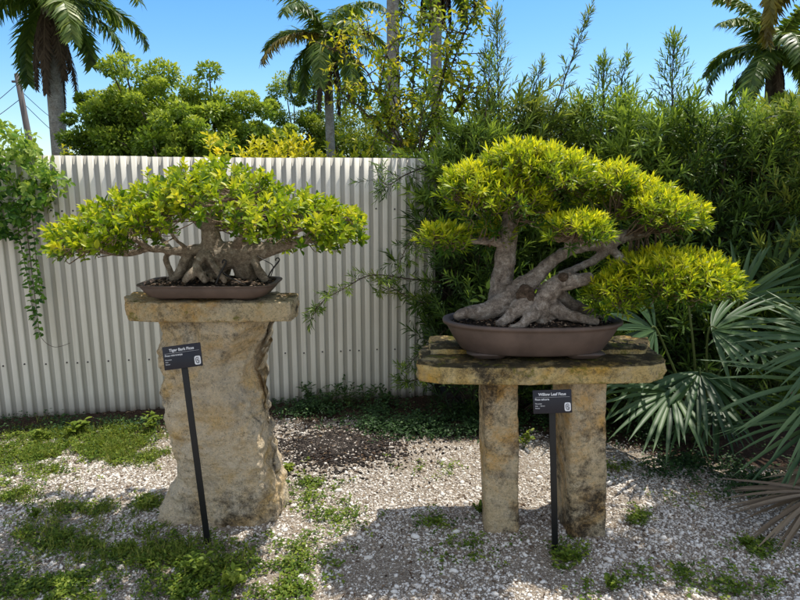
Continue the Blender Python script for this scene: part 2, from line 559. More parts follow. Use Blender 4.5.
# ------------------------------------------------------------------ ground
FL, FR = G(0, 418), G(412, 395.5)
fdir = norm((FR - FL) * [1, 1, 0])
fnor = np.array([fdir[1], -fdir[0], 0])               # towards the camera


def fence_dist(p):
    return (np.asarray(p) - FL) @ fnor


MUL = G(335, 450)


def masks(p):
    p = np.asarray(p, float)
    n = fbm(p * [2.2, 2.2, 0], 4, 3)
    d = fence_dist(p) + n * .28
    soil = np.clip(1.15 - d / .62, 0, 1)
    # wide dark bed under the hedge and the palmettos at the right
    bed = np.clip(1.0 - (4.0 - np.maximum(p[:, 0] - .9, 0) * .52 - p[:, 1] + n * .2) / .45, 0, 1) * (p[:, 0] > -.2)
    soil = np.maximum(soil, bed)
    r = np.hypot((p[:, 0] - MUL[0]) / .42, (p[:, 1] - MUL[1]) / .3)
    soil = np.maximum(soil, np.clip(1.35 - r + n * .75, 0, 1))
    return soil


def gz(p):
    p = np.asarray(p, float)
    near = np.exp(-(np.hypot(p[:, 0], p[:, 1] - 3) / 5) ** 2)
    r = np.hypot((p[:, 0] - MUL[0]) / .42, (p[:, 1] - MUL[1]) / .3)
    return (fbm(p * [1.6, 1.6, 0], 4, 9) * .022 + fbm(p * [9, 9, 0], 2, 5) * .006) * near + .035 * np.exp(-r ** 2)


def axis(lo, hi, step, far):
    c = list(np.arange(lo, hi, step))
    s, a, b = step, lo, hi
    L, R = [], []
    while a > -far:
        s *= 1.35
        a -= s
        b += s
        L.append(a)
        R.append(b)
    return np.array(L[::-1] + c + R)


gx, gy = axis(-3.4, 3.4, .03, 900), axis(1.2, 5.2, .03, 900)
XX, YY = np.meshgrid(gx, gy)
gp_ = np.stack([XX.ravel(), YY.ravel(), np.zeros(XX.size)], 1)
gp_[:, 2] = gz(gp_)
nx, ny = len(gx), len(gy)
ii = (np.arange(ny - 1)[:, None] * nx + np.arange(nx - 1)[None, :]).ravel()
ground = mk('ground', gp_, np.stack([ii, ii + 1, ii + nx + 1, ii + nx], 1), M['ground'], smooth=True)
meta(ground, kind='structure')
a_ = ground.data.attributes.new('soil', 'FLOAT', 'POINT')
a_.data.foreach_set('value', masks(gp_).astype(np.float32))
a_ = ground.data.attributes.new('far', 'FLOAT', 'POINT')
a_.data.foreach_set('value', np.clip((-fence_dist(gp_) - 1.0) / 2, 0, 1).astype(np.float32))

ICO = None
phi = (1 + 5 ** .5) / 2
ICO = norm(np.array([[-1, phi, 0], [1, phi, 0], [-1, -phi, 0], [1, -phi, 0], [0, -1, phi], [0, 1, phi], [0, -1, -phi], [0, 1, -phi], [phi, 0, -1], [phi, 0, 1], [-phi, 0, -1], [-phi, 0, 1]]))
ICOF = np.array([[0, 11, 5], [0, 5, 1], [0, 1, 7], [0, 7, 10], [0, 10, 11], [1, 5, 9], [5, 11, 4], [11, 10, 2], [10, 7, 6], [7, 1, 8], [3, 9, 4], [3, 4, 2], [3, 2, 6], [3, 6, 8], [3, 8, 9], [4, 9, 5], [2, 4, 11], [6, 2, 10], [8, 6, 7], [9, 8, 1]])


def stones(mb, pos, size, v, flat=.6, elong=1.5):
    N = len(pos)
    sc = np.stack([rng.uniform(.8, elong, N), rng.uniform(.7, 1.1, N), rng.uniform(flat * .6, flat * 1.3, N)], 1) * size[:, None]
    base = ICO[None] * rng.uniform(.72, 1.2, (N, 12, 1)) * sc[:, None, :]
    th = rng.uniform(0, 6.28, N)
    tilt = rng.normal(0, .35, N)
    c, s = np.cos(tilt)[:, None], np.sin(tilt)[:, None]
    x, y, z = base[..., 0], base[..., 1] * c - base[..., 2] * s, base[..., 1] * s + base[..., 2] * c
    c, s = np.cos(th)[:, None], np.sin(th)[:, None]
    V = np.stack([x * c - y * s, x * s + y * c, z], -1) + pos[:, None, :]
    F = (ICOF[None] + (np.arange(N) * 12)[:, None, None]).reshape(-1, 3)
    mb.add(V.reshape(-1, 3), F, np.repeat(v, 20))


def scatter(n, x0=-2.9, x1=2.9, y0=1.85, y1=4.4):
    p = np.stack([rng.uniform(x0, x1, n), rng.uniform(y0, y1, n), np.zeros(n)], 1)
    return p


p = scatter(170000, y1=4.3)
keep = (np.abs(p[:, 0]) < .72 * p[:, 1] + .35) & (masks(p) < rng.uniform(.2, .75, len(p))) & (rng.uniform(0, 1, len(p)) < np.clip(1.35 - p[:, 1] * .12, .6, 1))
keep &= (fbm(p * [3, 3, 0], 3, 31) + rng.normal(0, .25, len(p))) > -.3
p = p[keep]
sz = np.exp(rng.normal(math.log(.0042), .42, len(p))).clip(.0024, .017)
p[:, 2] = gz(p) + sz * .18
mb = MB()
stones(mb, p, sz, np.where(rng.uniform(0, 1, len(p)) < .15, rng.uniform(0, .2, len(p)), np.clip(rng.normal(.52, .24, len(p)), 0, 1)))
pb = scatter(110, y0=1.9, y1=3.7)
pb = pb[masks(pb) < .3]
sb = rng.uniform(.011, .022, len(pb))
pb[:, 2] = gz(pb) + sb * .2
stones(mb, pb, sb, rng.uniform(.6, 1, len(pb)))
meta(mb.build('gravel', M['pebble']), 'pale grey crushed stone gravel spread over the open ground', 'gravel', kind='stuff')

mb = MB()
r_ = np.abs(rng.normal(0, .62, 5200))
t_ = rng.uniform(0, 6.28, 5200)
p = np.stack([MUL[0] + r_ * np.cos(t_) * .46, MUL[1] + r_ * np.sin(t_) * .33, 0 * r_], 1)
p[:, 2] = gz(p) + .004
stones(mb, p, rng.uniform(.004, .010, len(p)), np.where(rng.uniform(0, 1, len(p)) < .06, 1, rng.uniform(0, 1, len(p)) ** 1.6 * .8), .5, 2.4)
meta(mb.build('mulch', M['mulch']), 'dark heap of crumbled mulch between the stone pedestal and the fern bed', 'mulch', kind='stuff')

mb = MB()
p = scatter(7500, y1=4.5)
ms = masks(p)
p = p[(rng.uniform(0, 1, len(p)) < ms * .95 + .26) & (np.abs(p[:, 0]) < .8 * p[:, 1] + .3)]
p[:, 2] = gz(p) + .008
dd = rng.normal(0, 1, (len(p), 3))
dd[:, 2] *= .15
upv = np.stack([rng.normal(0, .3, len(p)), rng.normal(0, .3, len(p)), np.ones(len(p))], 1)
add_leaves(mb, p, dd, upv, rng.uniform(.008, .036, len(p)), rng.uniform(.004, .014, len(p)), DIAM, rng.uniform(0, 1, len(p)))
meta(mb.build('leaf_litter', M['litter']), 'scattered brown dead leaves lying on soil and gravel', 'leaf litter', kind='stuff')

# ------------------------------------------------------------------ corrugated fence
FH = P(60, 156, G(60, 414)[1])[2]
fa = FL - fdir * .9
fb = G(434, 394)
flen = float((fb - fa) @ fdir)
fence = thing('corrugated_fence', 'off white corrugated metal fence standing across the back left', 'fence', fa)
PIT, AMP = .069, .008


def prof(s):                     # flat crowns, narrower valleys, steep flanks
    return AMP * np.tanh(3.2 * (np.cos(s / PIT * 2 * np.pi) + .28)) / np.tanh(4.0)


npan, lap = 4, .006
for k in range(npan):
    s0, s1 = flen * k / npan, flen * (k + 1) / npan
    ns = int((s1 - s0) / PIT * 26)
    ss = np.linspace(s0, s1, ns)
    off = prof(ss)
    zz = np.array([-.03, .05, .5, 1.0, 1.5, FH + .004 * (k % 2)])
    V = np.concatenate([fa + np.outer(ss, fdir) + np.outer(off, fnor) + [0, 0, z] for z in zz])
    i = (np.arange(len(zz) - 1)[:, None] * ns + np.arange(ns - 1)[None, :]).ravel()
    sm = (ss[:-1] + ss[1:]) / 2
    vv = np.tile(np.clip((-prof(sm) / AMP + .75) / .9, 0, 1), len(zz) - 1)  # mask for the groove shade painted into the valleys
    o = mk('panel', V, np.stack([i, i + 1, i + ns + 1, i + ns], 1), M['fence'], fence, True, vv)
    so_ = o.modifiers.new('thick', 'SOLIDIFY')
    so_.thickness, so_.offset = .0012, -1
for z in (.36, 1.4):
    c_ = fa + fdir * flen / 2 - fnor * .04 + [0, 0, z]
    R_ = np.stack([fdir, -fnor, [0, 0, 1]], 1)
    bevel(mk('rail', *box(c_, (flen, .04, .085), R_), M['rail'], fence), .004)
for k in range(4):
    c_ = fa + fdir * (flen * (k + .12) / 3.3) - fnor * .105 + [0, 0, .85]
    bevel(mk('post', *box(c_, (.09, .09, 1.75), np.stack([fdir, -fnor, [0, 0, 1]], 1)), M['rail'], fence), .005)
sV, sF = tube([fnor * 0, fnor * .006], [.0065, .005], 8)
scr0 = None
for z in (.385, 1.45):
    for k in range(int(flen / PIT)):
        if k % 2 and not (k % 7 == 0): continue
        pt = fa + fdir * (k * PIT) + fnor * AMP + [0, 0, z + .004 * math.sin(k * 1.7)]
        if scr0 is None:
            scr0 = mk('screw', sV + fa, sF, M['screw'], fence)
            s_ = scr0
        else:
            s_ = scr0.copy()
            COL.objects.link(s_)
            s_.parent = fence
        s_.location = tuple(pt - fa)

# ------------------------------------------------------------------ stone pedestal (left)
D0 = 2.66


def stone_ring_column(name, levels, lx, rx, hd, Yc, mat, parent, noiseamp=.012, seed=0, cham=None, expo=5.0, K=170, n=280):
    """levels: heights; lx/rx: left and right edge there"""
    zs = np.linspace(levels[0], levels[-1], K)
    L, R = np.interp(zs, levels, lx), np.interp(zs, levels, rx)
    th = np.linspace(0, 2 * np.pi, n, endpoint=False)
    ux = np.sign(np.cos(th)) * np.abs(np.cos(th)) ** (2 / expo)
    uy = np.sign(np.sin(th)) * np.abs(np.sin(th)) ** (2 / expo)
    rings = []
    for k, z in enumerate(zs):
        x = (L[k] + R[k]) / 2 + ux * (R[k] - L[k]) / 2
        y = Yc + uy * hd
        if cham is not None:
            c = np.interp(z, cham[0], cham[1])
            cut = np.maximum(x - (R[k] - c), 0) * 1.1
            y = np.where(uy < 0, np.minimum(y + cut, Yc + hd * .9), y)
        rings.append(np.stack([x, y, np.full(n, z)], 1))
    V, F = loft(rings)
    cen = np.array([V[:, 0].mean(), Yc, 0])
    rad = norm((V - cen) * [1, 1, 0])
    d = fbm(V * 5, 4, seed) * noiseamp * 1.7 + fbm(V * 19, 4, seed + 5) * noiseamp * 1.3
    rough = np.abs(fbm(V * [7, 7, 16], 3, seed + 9)) * noiseamp * 1.2 + fbm(V * 60, 3, seed + 2) * .0022
    V = V + rad * (d - rough)[:, None]
    return mk(name, V, F, mat, parent, False)


def slab(name, outline, z0, z1, mat, parent, amp=.008, seed=0, inset=.004, n=320, drop=None):
    o = np.asarray(outline, float)
    o = np.concatenate([o, o[:1]])
    s = np.concatenate([[0], np.cumsum(np.hypot(*np.diff(o[:, :2], axis=0).T))])
    t = np.linspace(0, s[-1], n, endpoint=False)
    pl = np.stack([np.interp(t, s, o[:, 0]), np.interp(t, s, o[:, 1])], 1)
    c = pl.mean(0)
    rings = []
    h = z1 - z0
    for f, z in ((.02, z0), (.5, z0), (None, z0), *[(1, z0 + h * q) for q in (.08, .18, .28, .38, .48, .58, .68, .78, .86, .94)], (None, z1), *[(q, z1) for q in (.94, .88, .81, .74, .66, .58, .5, .4, .3, .2, .02)]):
        dv = pl - c
        if f is None: q = c + dv * (1 - inset / np.maximum(np.linalg.norm(dv, axis=1, keepdims=True), .01))
        else: q = c + dv * f
        rings.append(np.column_stack([q, np.full(n, z)]))
    V, F = loft(rings)
    e = fbm(V * 9, 4, seed) * amp * 1.3 + fbm(V * 30, 4, seed + 3) * amp * .9
    rad = norm((V - [*c, 0]) * [1, 1, 0])
    edge = (np.arange(len(V)) // n >= 2) & (np.arange(len(V)) // n <= 13)
    e = e + fbm(V * 70, 2, seed + 1) * .0025
    V = V + rad * (e * 2.2 * edge)[:, None]
    V[:, 2] += np.where(V[:, 2] > z0 + h * .8, e * .9, e * .4)
    return mk(name, V, F, mat, parent, False)


PC = G(222, 528)
ped = thing('stone_pedestal', 'rough tan limestone pedestal with flat cap stone under the small leaved bonsai', 'pedestal', (PC[0], PC[1] + .17, 0))
Yf = PC[1]
prof_px = [(527, 157, 281), (518, 156, 282), (509, 161, 280), (495, 165, 277), (480, 175, 274), (467, 175, 270), (445, 168, 266), (425, 164, 262), (406, 161, 258), (392, 160, 256), (378, 161, 255), (350, 161, 262), (341, 162, 265), (324, 158, 268)]
lv, lx, rx = [], [], []
for (y, a, b) in prof_px:
    A, B = P(a, y, Yf + .06), P(b, y, Yf + .06)
    lv.append((A[2] + B[2]) / 2)
    lx.append(A[0])
    rx.append(B[0])
lv[0] = -.05
CAPZ1 = P(210, 303, Yf - .035)[2]
CAPZ0 = P(210, 322.5, Yf - .035)[2]
lv[-1] = CAPZ0 + .006
zc = [0, .25, .42, .55, .66, .8, .95, 1.1]
stone_ring_column('column', lv, lx, rx, .165, Yf + .165, M['pedestal'], ped, .018, 2, (zc, [.01, .04, .03, .07, .15, .2, .12, .03]))
o0 = [P(x, y, Yf + dy)[:2] for x, y, dy in ((125, 303, .0), (150, 305, -.03), (200, 304, -.035), (250, 303, -.03), (291, 302, -.01), (298, 300, .1), (295, 300, .22), (250, 300, .31), (180, 300, .3), (133, 300, .27), (126, 300, .12))]
slab('cap_stone', o0, CAPZ0, CAPZ1, M['pedestal_cap'], ped, .007, 4)

# ------------------------------------------------------------------ stone table (right)
TZ = .838
TY = G(540, 366, TZ)[1]
tab = thing('stone_table', 'mossy yellow stone table on two square stone legs under the willow leaved bonsai', 'table', (*G(545, 533)[:2] + [0, .15], 0))
out_px = ((418, 364), (440, 367), (512, 368), (590, 367), (650, 366), (666, 362), (655, 352), (647, 346), (540, 342), (432, 341), (420, 350))
slab('table_top', [G(x, y, TZ)[:2] for x, y in out_px], TZ - .078, TZ, M['table_top'], tab, .008, 21)
bp = [P(432, 345, TY + .2)[:2], P(540, 345, TY + .19)[:2], P(646, 347, TY + .2)[:2], P(648, 347, TY + .45)[:2], P(540, 345, TY + .5)[:2], P(430, 347, TY + .46)[:2]]
slab('raised_back_slab', bp, TZ - .02, TZ + .02, M['table_top'], tab, .008, 33)


def leg(px0, px1, py, top0, top1, depth, seed, yoff=0):
    b0, b1 = G(px0, py), G(px1, py)
    Yl = b0[1] + yoff
    t0, t1 = P(top0, 382, Yl), P(top1, 382, Yl)
    stone_ring_column('leg', [-.05, 0.02, TZ - .074], [b0[0], b0[0], t0[0]], [b1[0], b1[0], t1[0]], depth / 2, Yl + depth / 2, M['table_leg'], tab, .0055, seed, None, 9.0)


leg(486, 520, 531, 483, 519, .2, 41)
leg(568, 608, 537, 569, 609, .34, 47)

# ------------------------------------------------------------------ pots
def selip(a, b, ex, n=96):
    th = np.linspace(0, 2 * np.pi, n, endpoint=False)
    return np.stack([a * np.sign(np.cos(th)) * np.abs(np.cos(th)) ** (2 / ex), b * np.sign(np.sin(th)) * np.abs(np.sin(th)) ** (2 / ex), 0 * th], 1)


def pot(name_label, c, a, b, ex, H, foot_h, btm, soil_lift, seed):
    t = thing('bonsai_pot', name_label, 'pot', c)
    c = np.array(c, float)
    R = lambda f, z, da=0: selip(a * f + da, b * f + da, ex) + c + [0, 0, z]
    z0 = foot_h
    rings = [R(btm, z0), R(btm + (1 - btm) * .12, z0 + H * .05), R(btm + (1 - btm) * .5, z0 + H * .42), R(btm + (1 - btm) * .8, z0 + H * .78), R(.955, z0 + H * .86),
             R(1.0, z0 + H * .88), R(1.005, z0 + H * .93), R(1.0, z0 + H * .985), R(.985, z0 + H), R(.94, z0 + H), R(.925, z0 + H * .97), R(.9, z0 + H * .6)]
    bev = mk('body', *loft(rings), M['pot'], t, True)
    for sx in (-1, 1):
        for sy in (-1, 1):
            fc = c + [sx * a * btm * .66, sy * b * btm * .62, 0]
            rr = [selip(a * q, b * q * .9, 4, 24) * [1, 1, 1] + fc + [0, 0, z] for q, z in ((.13, 0.0), (.16, .004), (.2, z0 * .75), (.24, z0 + .002))]
            mk('foot', *loft(rr), M['pot'], t, True)
    # soil: mounded, crumbly
    mbs = MB()
    rings = [selip(a * .915 * f, b * .915 * f, ex, 96) + c + [0, 0, z0 + H * .84 + soil_lift * (1 - f ** 2)] for f in np.linspace(1, .02, 16)]
    V, F = loft(rings, False, True)
    V[:, 2] += fbm(V * 40, 3, seed) * .006
    mbs.add(V, F, .3)
    N = 2600
    th, r = rng.uniform(0, 6.28, N), np.sqrt(rng.uniform(0, 1, N))
    q = np.stack([np.cos(th), np.sin(th)], 1)
    q = np.sign(q) * np.abs(q) ** (2 / ex) * r[:, None]
    p = np.column_stack([c[0] + q[:, 0] * a * .9, c[1] + q[:, 1] * b * .9, c[2] + z0 + H * .84 + soil_lift * (1 - r ** 2) + .003])
    stones(mbs, p, rng.uniform(.003, .008, N), rng.uniform(0, 1, N) ** 1.3, .6, 2.2)
    mbs.build('soil', M['soil'], t)
    return t, c[2] + z0 + H * .84


LPC = np.array([P(212, 287, Yf + .12)[0], Yf + .125, CAPZ1 + .004])
LH = P(212, 286, Yf + .125 - .165)[2] - LPC[2] - .014
lrim = P(145, 284, LPC[1])
_, LSOIL = pot('shallow brown rectangular bonsai pot on the limestone pedestal', LPC, abs(LPC[0] - lrim[0]), .165, 5.0, LH, .012, .83, .022, 3)
RPC = np.array([P(532, 330, TY + .2)[0], TY + .215, TZ + .006])
rr_ = P(443, 318, RPC[1])
RA = abs(RPC[0] - rr_[0])
RH = P(532, 318, RPC[1])[2] - RPC[2] - .022
_, RSOIL = pot('wide oval brown bonsai pot on the stone table', RPC, RA, .215, 2.3, RH, .022, .78, .035, 8)

# ------------------------------------------------------------------ bonsai trees
def woody(name, paths, d0, mat, parent, voxel=.006, k=None, disp=.006, seed=0, roots=None):
    """paths: lists of (px, py, dY, r_px); blended by a voxel remesh"""
    mbw = MB()
    for pth in paths:
        pts = [P(x, y, d0 + dy) for x, y, dy, r in pth]
        rad = [r * (d0 / math.cos(.15)) / FPX for *_, r in pth]
        mbw.add(*tube(pts, rad, 12, n=max(6, 5 * len(pth))))
    if roots:
        c, a, b, n = roots
        for q in range(n):
            th = rng.uniform(0, 6.28)
            L = rng.uniform(.35, .85)
            f = np.linspace(.05, 1, 7)
            w = th + np.cumsum(rng.normal(0, .16, 7))
            pts = np.stack([c[0] + np.cos(w) * f * L * a, c[1] + np.sin(w) * f * L * b, c[2] + .03 * (1 - f) ** 1.5 + rng.normal(0, .003, 7) + .004], 1)
            r0 = rng.uniform(.007, .014)
            mbw.add(*tube(pts, np.linspace(r0, r0 * .4, 7), 8, n=20))
    o = mbw.build(name, mat, parent, True)
    rm = o.modifiers.new('blend', 'REMESH')
    rm.mode, rm.voxel_size, rm.use_smooth_shade = 'VOXEL', voxel, True
    sm = o.modifiers.new('soften', 'SMOOTH')
    sm.factor, sm.iterations = .5, 2
    tx = bpy.data.textures.new(name + '_gnarl', 'CLOUDS')
    tx.noise_scale, tx.noise_depth = .045, 3
    dm = o.modifiers.new('gnarl', 'DISPLACE')
    dm.texture, dm.strength, dm.mid_level = tx, disp * 2.4, .5
    return o


LY = LPC[1]
lb = thing('bonsai_tree', 'spreading bonsai with small oval leaves and exposed aerial roots in rectangular pot', 'bonsai', (LPC[0], LY, LSOIL))
BR = .78
SL = [  # trunk and limbs
    [(222, 268, 0, 10), (216, 256, 0, 14), (212, 242, 0, 11), (210, 226, 0, 9), (213, 208, 0, 8.5), (217, 196, .02, 6.5), (221, 186, .03, 4)],
    [(214, 206, 0, 6), (200, 198, -.04, 4.5), (182, 190, -.08, 3.2), (160, 196, -.12, 2)],
    [(216, 195, 0, 6), (236, 192, .05, 4.5), (262, 196, .1, 3.2), (285, 206, .12, 2)],
    [(214, 200, 0, 5), (226, 194, -.08, 3.5), (240, 192, -.16, 2.4), (250, 198, -.22, 1.6)],
    [(222, 252, 0, 11), (204, 250, -.01, 8.5), (188, 251, -.03, 6.6), (172, 251, -.05, 5.2), (150, 249, -.06, 4), (125, 254, -.04, 3.4), (98, 251, 0, 2.8), (76, 247, .03, 2.2), (58, 240, .05, 1.5)],
    [(150, 249, -.06, 3), (135, 240, -.14, 2.6), (118, 238, -.22, 2), (95, 235, -.26, 1.5)],
    [(172, 251, -.05, 3.4), (160, 238, .05, 2.6), (140, 228, .16, 2.2), (112, 225, .22, 1.6), (85, 222, .24, 1.2)],
    [(190, 250, -.02, 3), (176, 240, -.14, 2.3), (168, 228, -.2, 1.8), (150, 218, -.24, 1.3)],
    [(214, 255, 0, 13), (232, 255, .01, 14.5), (248, 253, .02, 13), (264, 250, .02, 9.5), (284, 245, .0, 5.6), (304, 241, -.02, 4.4), (326, 236, 0, 3.3), (345, 228, .02, 2.2), (358, 220, .03, 1.3)],
    [(264, 247, .02, 5), (276, 232, .1, 3.8), (292, 220, .16, 2.8), (318, 212, .2, 1.8)],
    [(284, 244, 0, 3.6), (296, 232, -.1, 2.8), (312, 226, -.18, 2), (334, 220, -.2, 1.4)],
    [(236, 246, -.02, 6), (246, 232, -.12, 4), (258, 222, -.2, 3), (276, 214, -.26, 2)],
    [(212, 234, 0, 5), (198, 224, .1, 4), (186, 208, .2, 3), (160, 196, .26, 2)],
    # aerial roots and buttresses
    [(176, 251, -.04, 3), (166, 256, -.04, 2.6), (168, 266, -.04, 3), (173, 278, -.04, 3.4)],
    [(190, 252, -.03, 5), (184, 262, -.03, 5), (181, 271, -.04, 5.2), (172, 281, -.05, 4)],
    [(206, 252, -.03, 6), (198, 262, -.07, 4.6), (198, 270, -.09, 4.6), (206, 281, -.12, 4)],
    [(199, 268, -.08, 5), (190, 275, -.12, 4.5), (184, 281, -.13, 3)],
    [(208, 254, -.06, 4), (213, 264, -.1, 3), (219, 273, -.12, 3), (225, 282, -.13, 2.6)],
    [(236, 252, .02, 9), (242, 262, .02, 11), (246, 273, .02, 12), (250, 281, .02, 9)],
    [(254, 254, 0, 5), (256, 264, -.02, 4.4), (260, 273, -.03, 5), (266, 280, -.04, 4)],
    [(196, 256, .08, 8), (193, 270, .09, 10), (190, 282, .09, 9)], [(212, 258, .07, 9), (208, 270, .08, 10), (206, 282, .08, 9)],
    [(226, 258, .06, 8), (222, 270, .08, 9), (218, 280, .08, 7)],
]
SL = [[(x, y, dy, q * (BR if 0 < i_ < 13 and i_ not in (5, 8) else .95)) for x, y, dy, q in pth] for i_, pth in enumerate(SL)]
woody('trunk', SL, LY, M['bark_left'], lb, .0044, disp=.005, roots=((LPC[0], LPC[1], LSOIL + .02), .26, .15, 14))
# canopy
cx = [46, 70, 100, 150, 190, 215, 250, 300, 335, 368]
ct = [243, 224, 208, 186, 170, 166, 176, 198, 211, 222]
cb = [258, 262, 259, 252, 222, 228, 250, 256, 252, 235]
skel = []
for pth in SL[:13]:
    pts, _ = smoothpath([P(x, y, LY + dy) for x, y, dy, r in pth], [0] * len(pth), 4 * len(pth))
    skel.append(pts[3:])
skel = np.concatenate(skel)
mbl, mbt = MB(), MB()
pos, dr, vv = [], [], []
while len(pos) < 1080:
    x = rng.uniform(57, 357)
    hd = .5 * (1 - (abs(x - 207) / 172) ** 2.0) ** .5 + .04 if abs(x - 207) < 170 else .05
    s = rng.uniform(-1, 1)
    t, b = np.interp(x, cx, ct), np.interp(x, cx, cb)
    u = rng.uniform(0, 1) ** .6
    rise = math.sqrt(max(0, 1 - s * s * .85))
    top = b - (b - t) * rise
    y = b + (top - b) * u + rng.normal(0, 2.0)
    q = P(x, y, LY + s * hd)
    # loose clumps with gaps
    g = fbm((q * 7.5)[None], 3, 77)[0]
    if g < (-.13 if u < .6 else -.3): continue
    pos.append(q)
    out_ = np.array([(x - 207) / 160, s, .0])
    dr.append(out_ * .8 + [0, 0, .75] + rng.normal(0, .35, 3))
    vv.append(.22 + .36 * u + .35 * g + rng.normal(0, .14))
pos, dr, vv = np.array(pos), norm(np.array(dr)), np.clip(vv, 0, 1)
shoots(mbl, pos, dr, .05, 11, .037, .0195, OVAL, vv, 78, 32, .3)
for i in range(len(pos)):
    j = np.argmin(((skel - pos[i]) ** 2).sum(1) + np.maximum(skel[:, 2] - pos[i][2], 0) * .3)
    a, b = skel[j], pos[i] + dr[i] * .045
    mid = (a * .5 + b * .5) + [0, 0, -.018] + rng.normal(0, .012, 3)
    mbt.add(*tube([a, mid, pos[i], b], [.0034, .0024, .0018, .001], 5, n=7, cap=False))
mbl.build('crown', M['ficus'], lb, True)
mbt.build('twigs', M['twig'], lb, True)['kind'] = 'stuff'

RY = RPC[1]
rb = thing('bonsai_tree', 'large bonsai with bright willow leaves in layered pads and gnarled trunk in oval pot', 'bonsai', (RPC[0], RY, RSOIL))
SR = [
    [(503, 312, .03, 16), (501, 300, .03, 14), (502, 280, .04, 11), (506, 252, .05, 10.5), (508, 230, .05, 9.5), (511, 214, .05, 8), (518, 190, .05, 6), (530, 168, .05, 4)],
    [(455, 318, -.04, 3.5), (466, 313, -.03, 6.5), (486, 311, -.03, 9), (503, 303, -.02, 13), (517, 292, -.02, 12.5), (531, 281, -.02, 9.5), (547, 266, -.02, 6.2), (562, 254, -.01, 5.6), (582, 246, 0, 6), (602, 242, .01, 8.5), (616, 238, .02, 7.5), (645, 232, .04, 4.5), (680, 220, .05, 2.8)],
    [(542, 322, -.08, 9), (541, 310, -.08, 9.5), (545, 296, -.08, 10), (555, 286, -.08, 9.5), (568, 281, -.08, 8.5), (582, 280, -.08, 7), (592, 277, -.08, 5)],
    [(560, 275, -.02, 4), (576, 269, -.01, 3.8), (592, 261, -.01, 4), (606, 251, -.01, 5), (618, 241, 0, 4)],
    [(524, 300, -.06, 13), (520, 306, -.09, 10), (508, 318, -.12, 5), (497, 324, -.13, 3)],
    [(540, 306, -.08, 9), (531, 316, -.13, 6.5), (522, 324, -.16, 4), (510, 329, -.17, 2.5)],
    [(546, 300, -.06, 9), (560, 312, -.09, 7), (580, 318, -.11, 5), (598, 322, -.12, 3)],
    [(556, 292, 0, 8), (572, 304, .02, 6.5), (592, 312, .03, 4.5), (608, 316, .03, 3)],
    [(500, 306, .02, 12), (484, 314, .04, 8), (466, 318, .05, 4)],
    [(530, 306, -.02, 14), (545, 312, 0, 12), (556, 318, .02, 8)],
    [(507, 246, .04, 5), (490, 241, .0, 4), (470, 241, -.02, 3), (446, 241, -.03, 2)],
    [(604, 244, 0, 5), (622, 258, -.04, 4.2), (640, 276, -.08, 3.5), (670, 288, -.1, 2.6), (700, 288, -.1, 1.8)],
    [(566, 254, -.01, 4), (570, 240, -.1, 3.4), (576, 230, -.18, 2.4)],
    [(518, 192, .05, 5), (496, 186, 0, 4), (470, 192, -.05, 2.5)],
    [(516, 198, .05, 5), (548, 184, .08, 4), (580, 178, .1, 3), (606, 180, .1, 2)],
    [(602, 240, .01, 5), (612, 218, .05, 4), (632, 200, .08, 3), (660, 196, .08, 2)],
]
woody('trunk', SR, RY, M['bark_right'], rb, .0048, disp=.008, roots=((RPC[0], RPC[1], RSOIL + .03), RA * .9, .2, 20))
# rough brown wood where branches were cut
knotm = barkmat('knot_wood', (.04, .028, .02), (.16, .11, .075), (.34, .26, .19), 55, .02)
for (x, y, dy, rx_, ry_) in ((525, 296, -.102, 9, 11), (563, 277, -.118, 4.5, 5)):
    q = P(x, y, RY + dy)
    k_ = RY / FPX
    th = np.linspace(0, 2 * np.pi, 28, endpoint=False)
    rings = []
    for la in np.linspace(-1.5, 1.5, 14):
        rings.append(np.stack([rx_ * k_ * np.cos(la) * np.cos(th), .018 * np.sin(la) * np.ones(28), ry_ * k_ * np.cos(la) * np.sin(th)], 1))
    V, F = loft(rings)
    V = V * (1 + .35 * fbm(V * 45, 3, 5 + x))[:, None] + q
    mk('knot', V, F, knotm, rb, True)
pads = [(500, 198, 58, 36, .36, .02), (545, 172, 56, 34, .36, .05), (604, 182, 38, 24, .3, .08), (470, 184, 28, 24, .22, -.06), (520, 160, 40, 22, .25, .0),
        (446, 236, 27, 15, .16, -.03), (492, 230, 22, 11, .15, .1),
        (578, 228, 40, 18, .19, -.2), (634, 197, 44, 25, .3, .1), (656, 210, 36, 20, .26, -.04), (682, 217, 23, 24, .2, .05),
        (672, 277, 76, 34, .3, -.1), (612, 290, 28, 24, .17, -.1), (650, 268, 44, 22, .24, .02), (700, 280, 42, 26, .22, -.1)]
skel = []
for pth in SR:
    pts, _ = smoothpath([P(x, y, RY + dy) for x, y, dy, r in pth], [0] * len(pth), 4 * len(pth))
    skel.append(pts[4:])
skel_all = np.concatenate(skel[:2] + skel[10:])
skel_main = np.concatenate(skel[:2] + skel[10:12] + skel[13:])
mbl, mbt = MB(), MB()
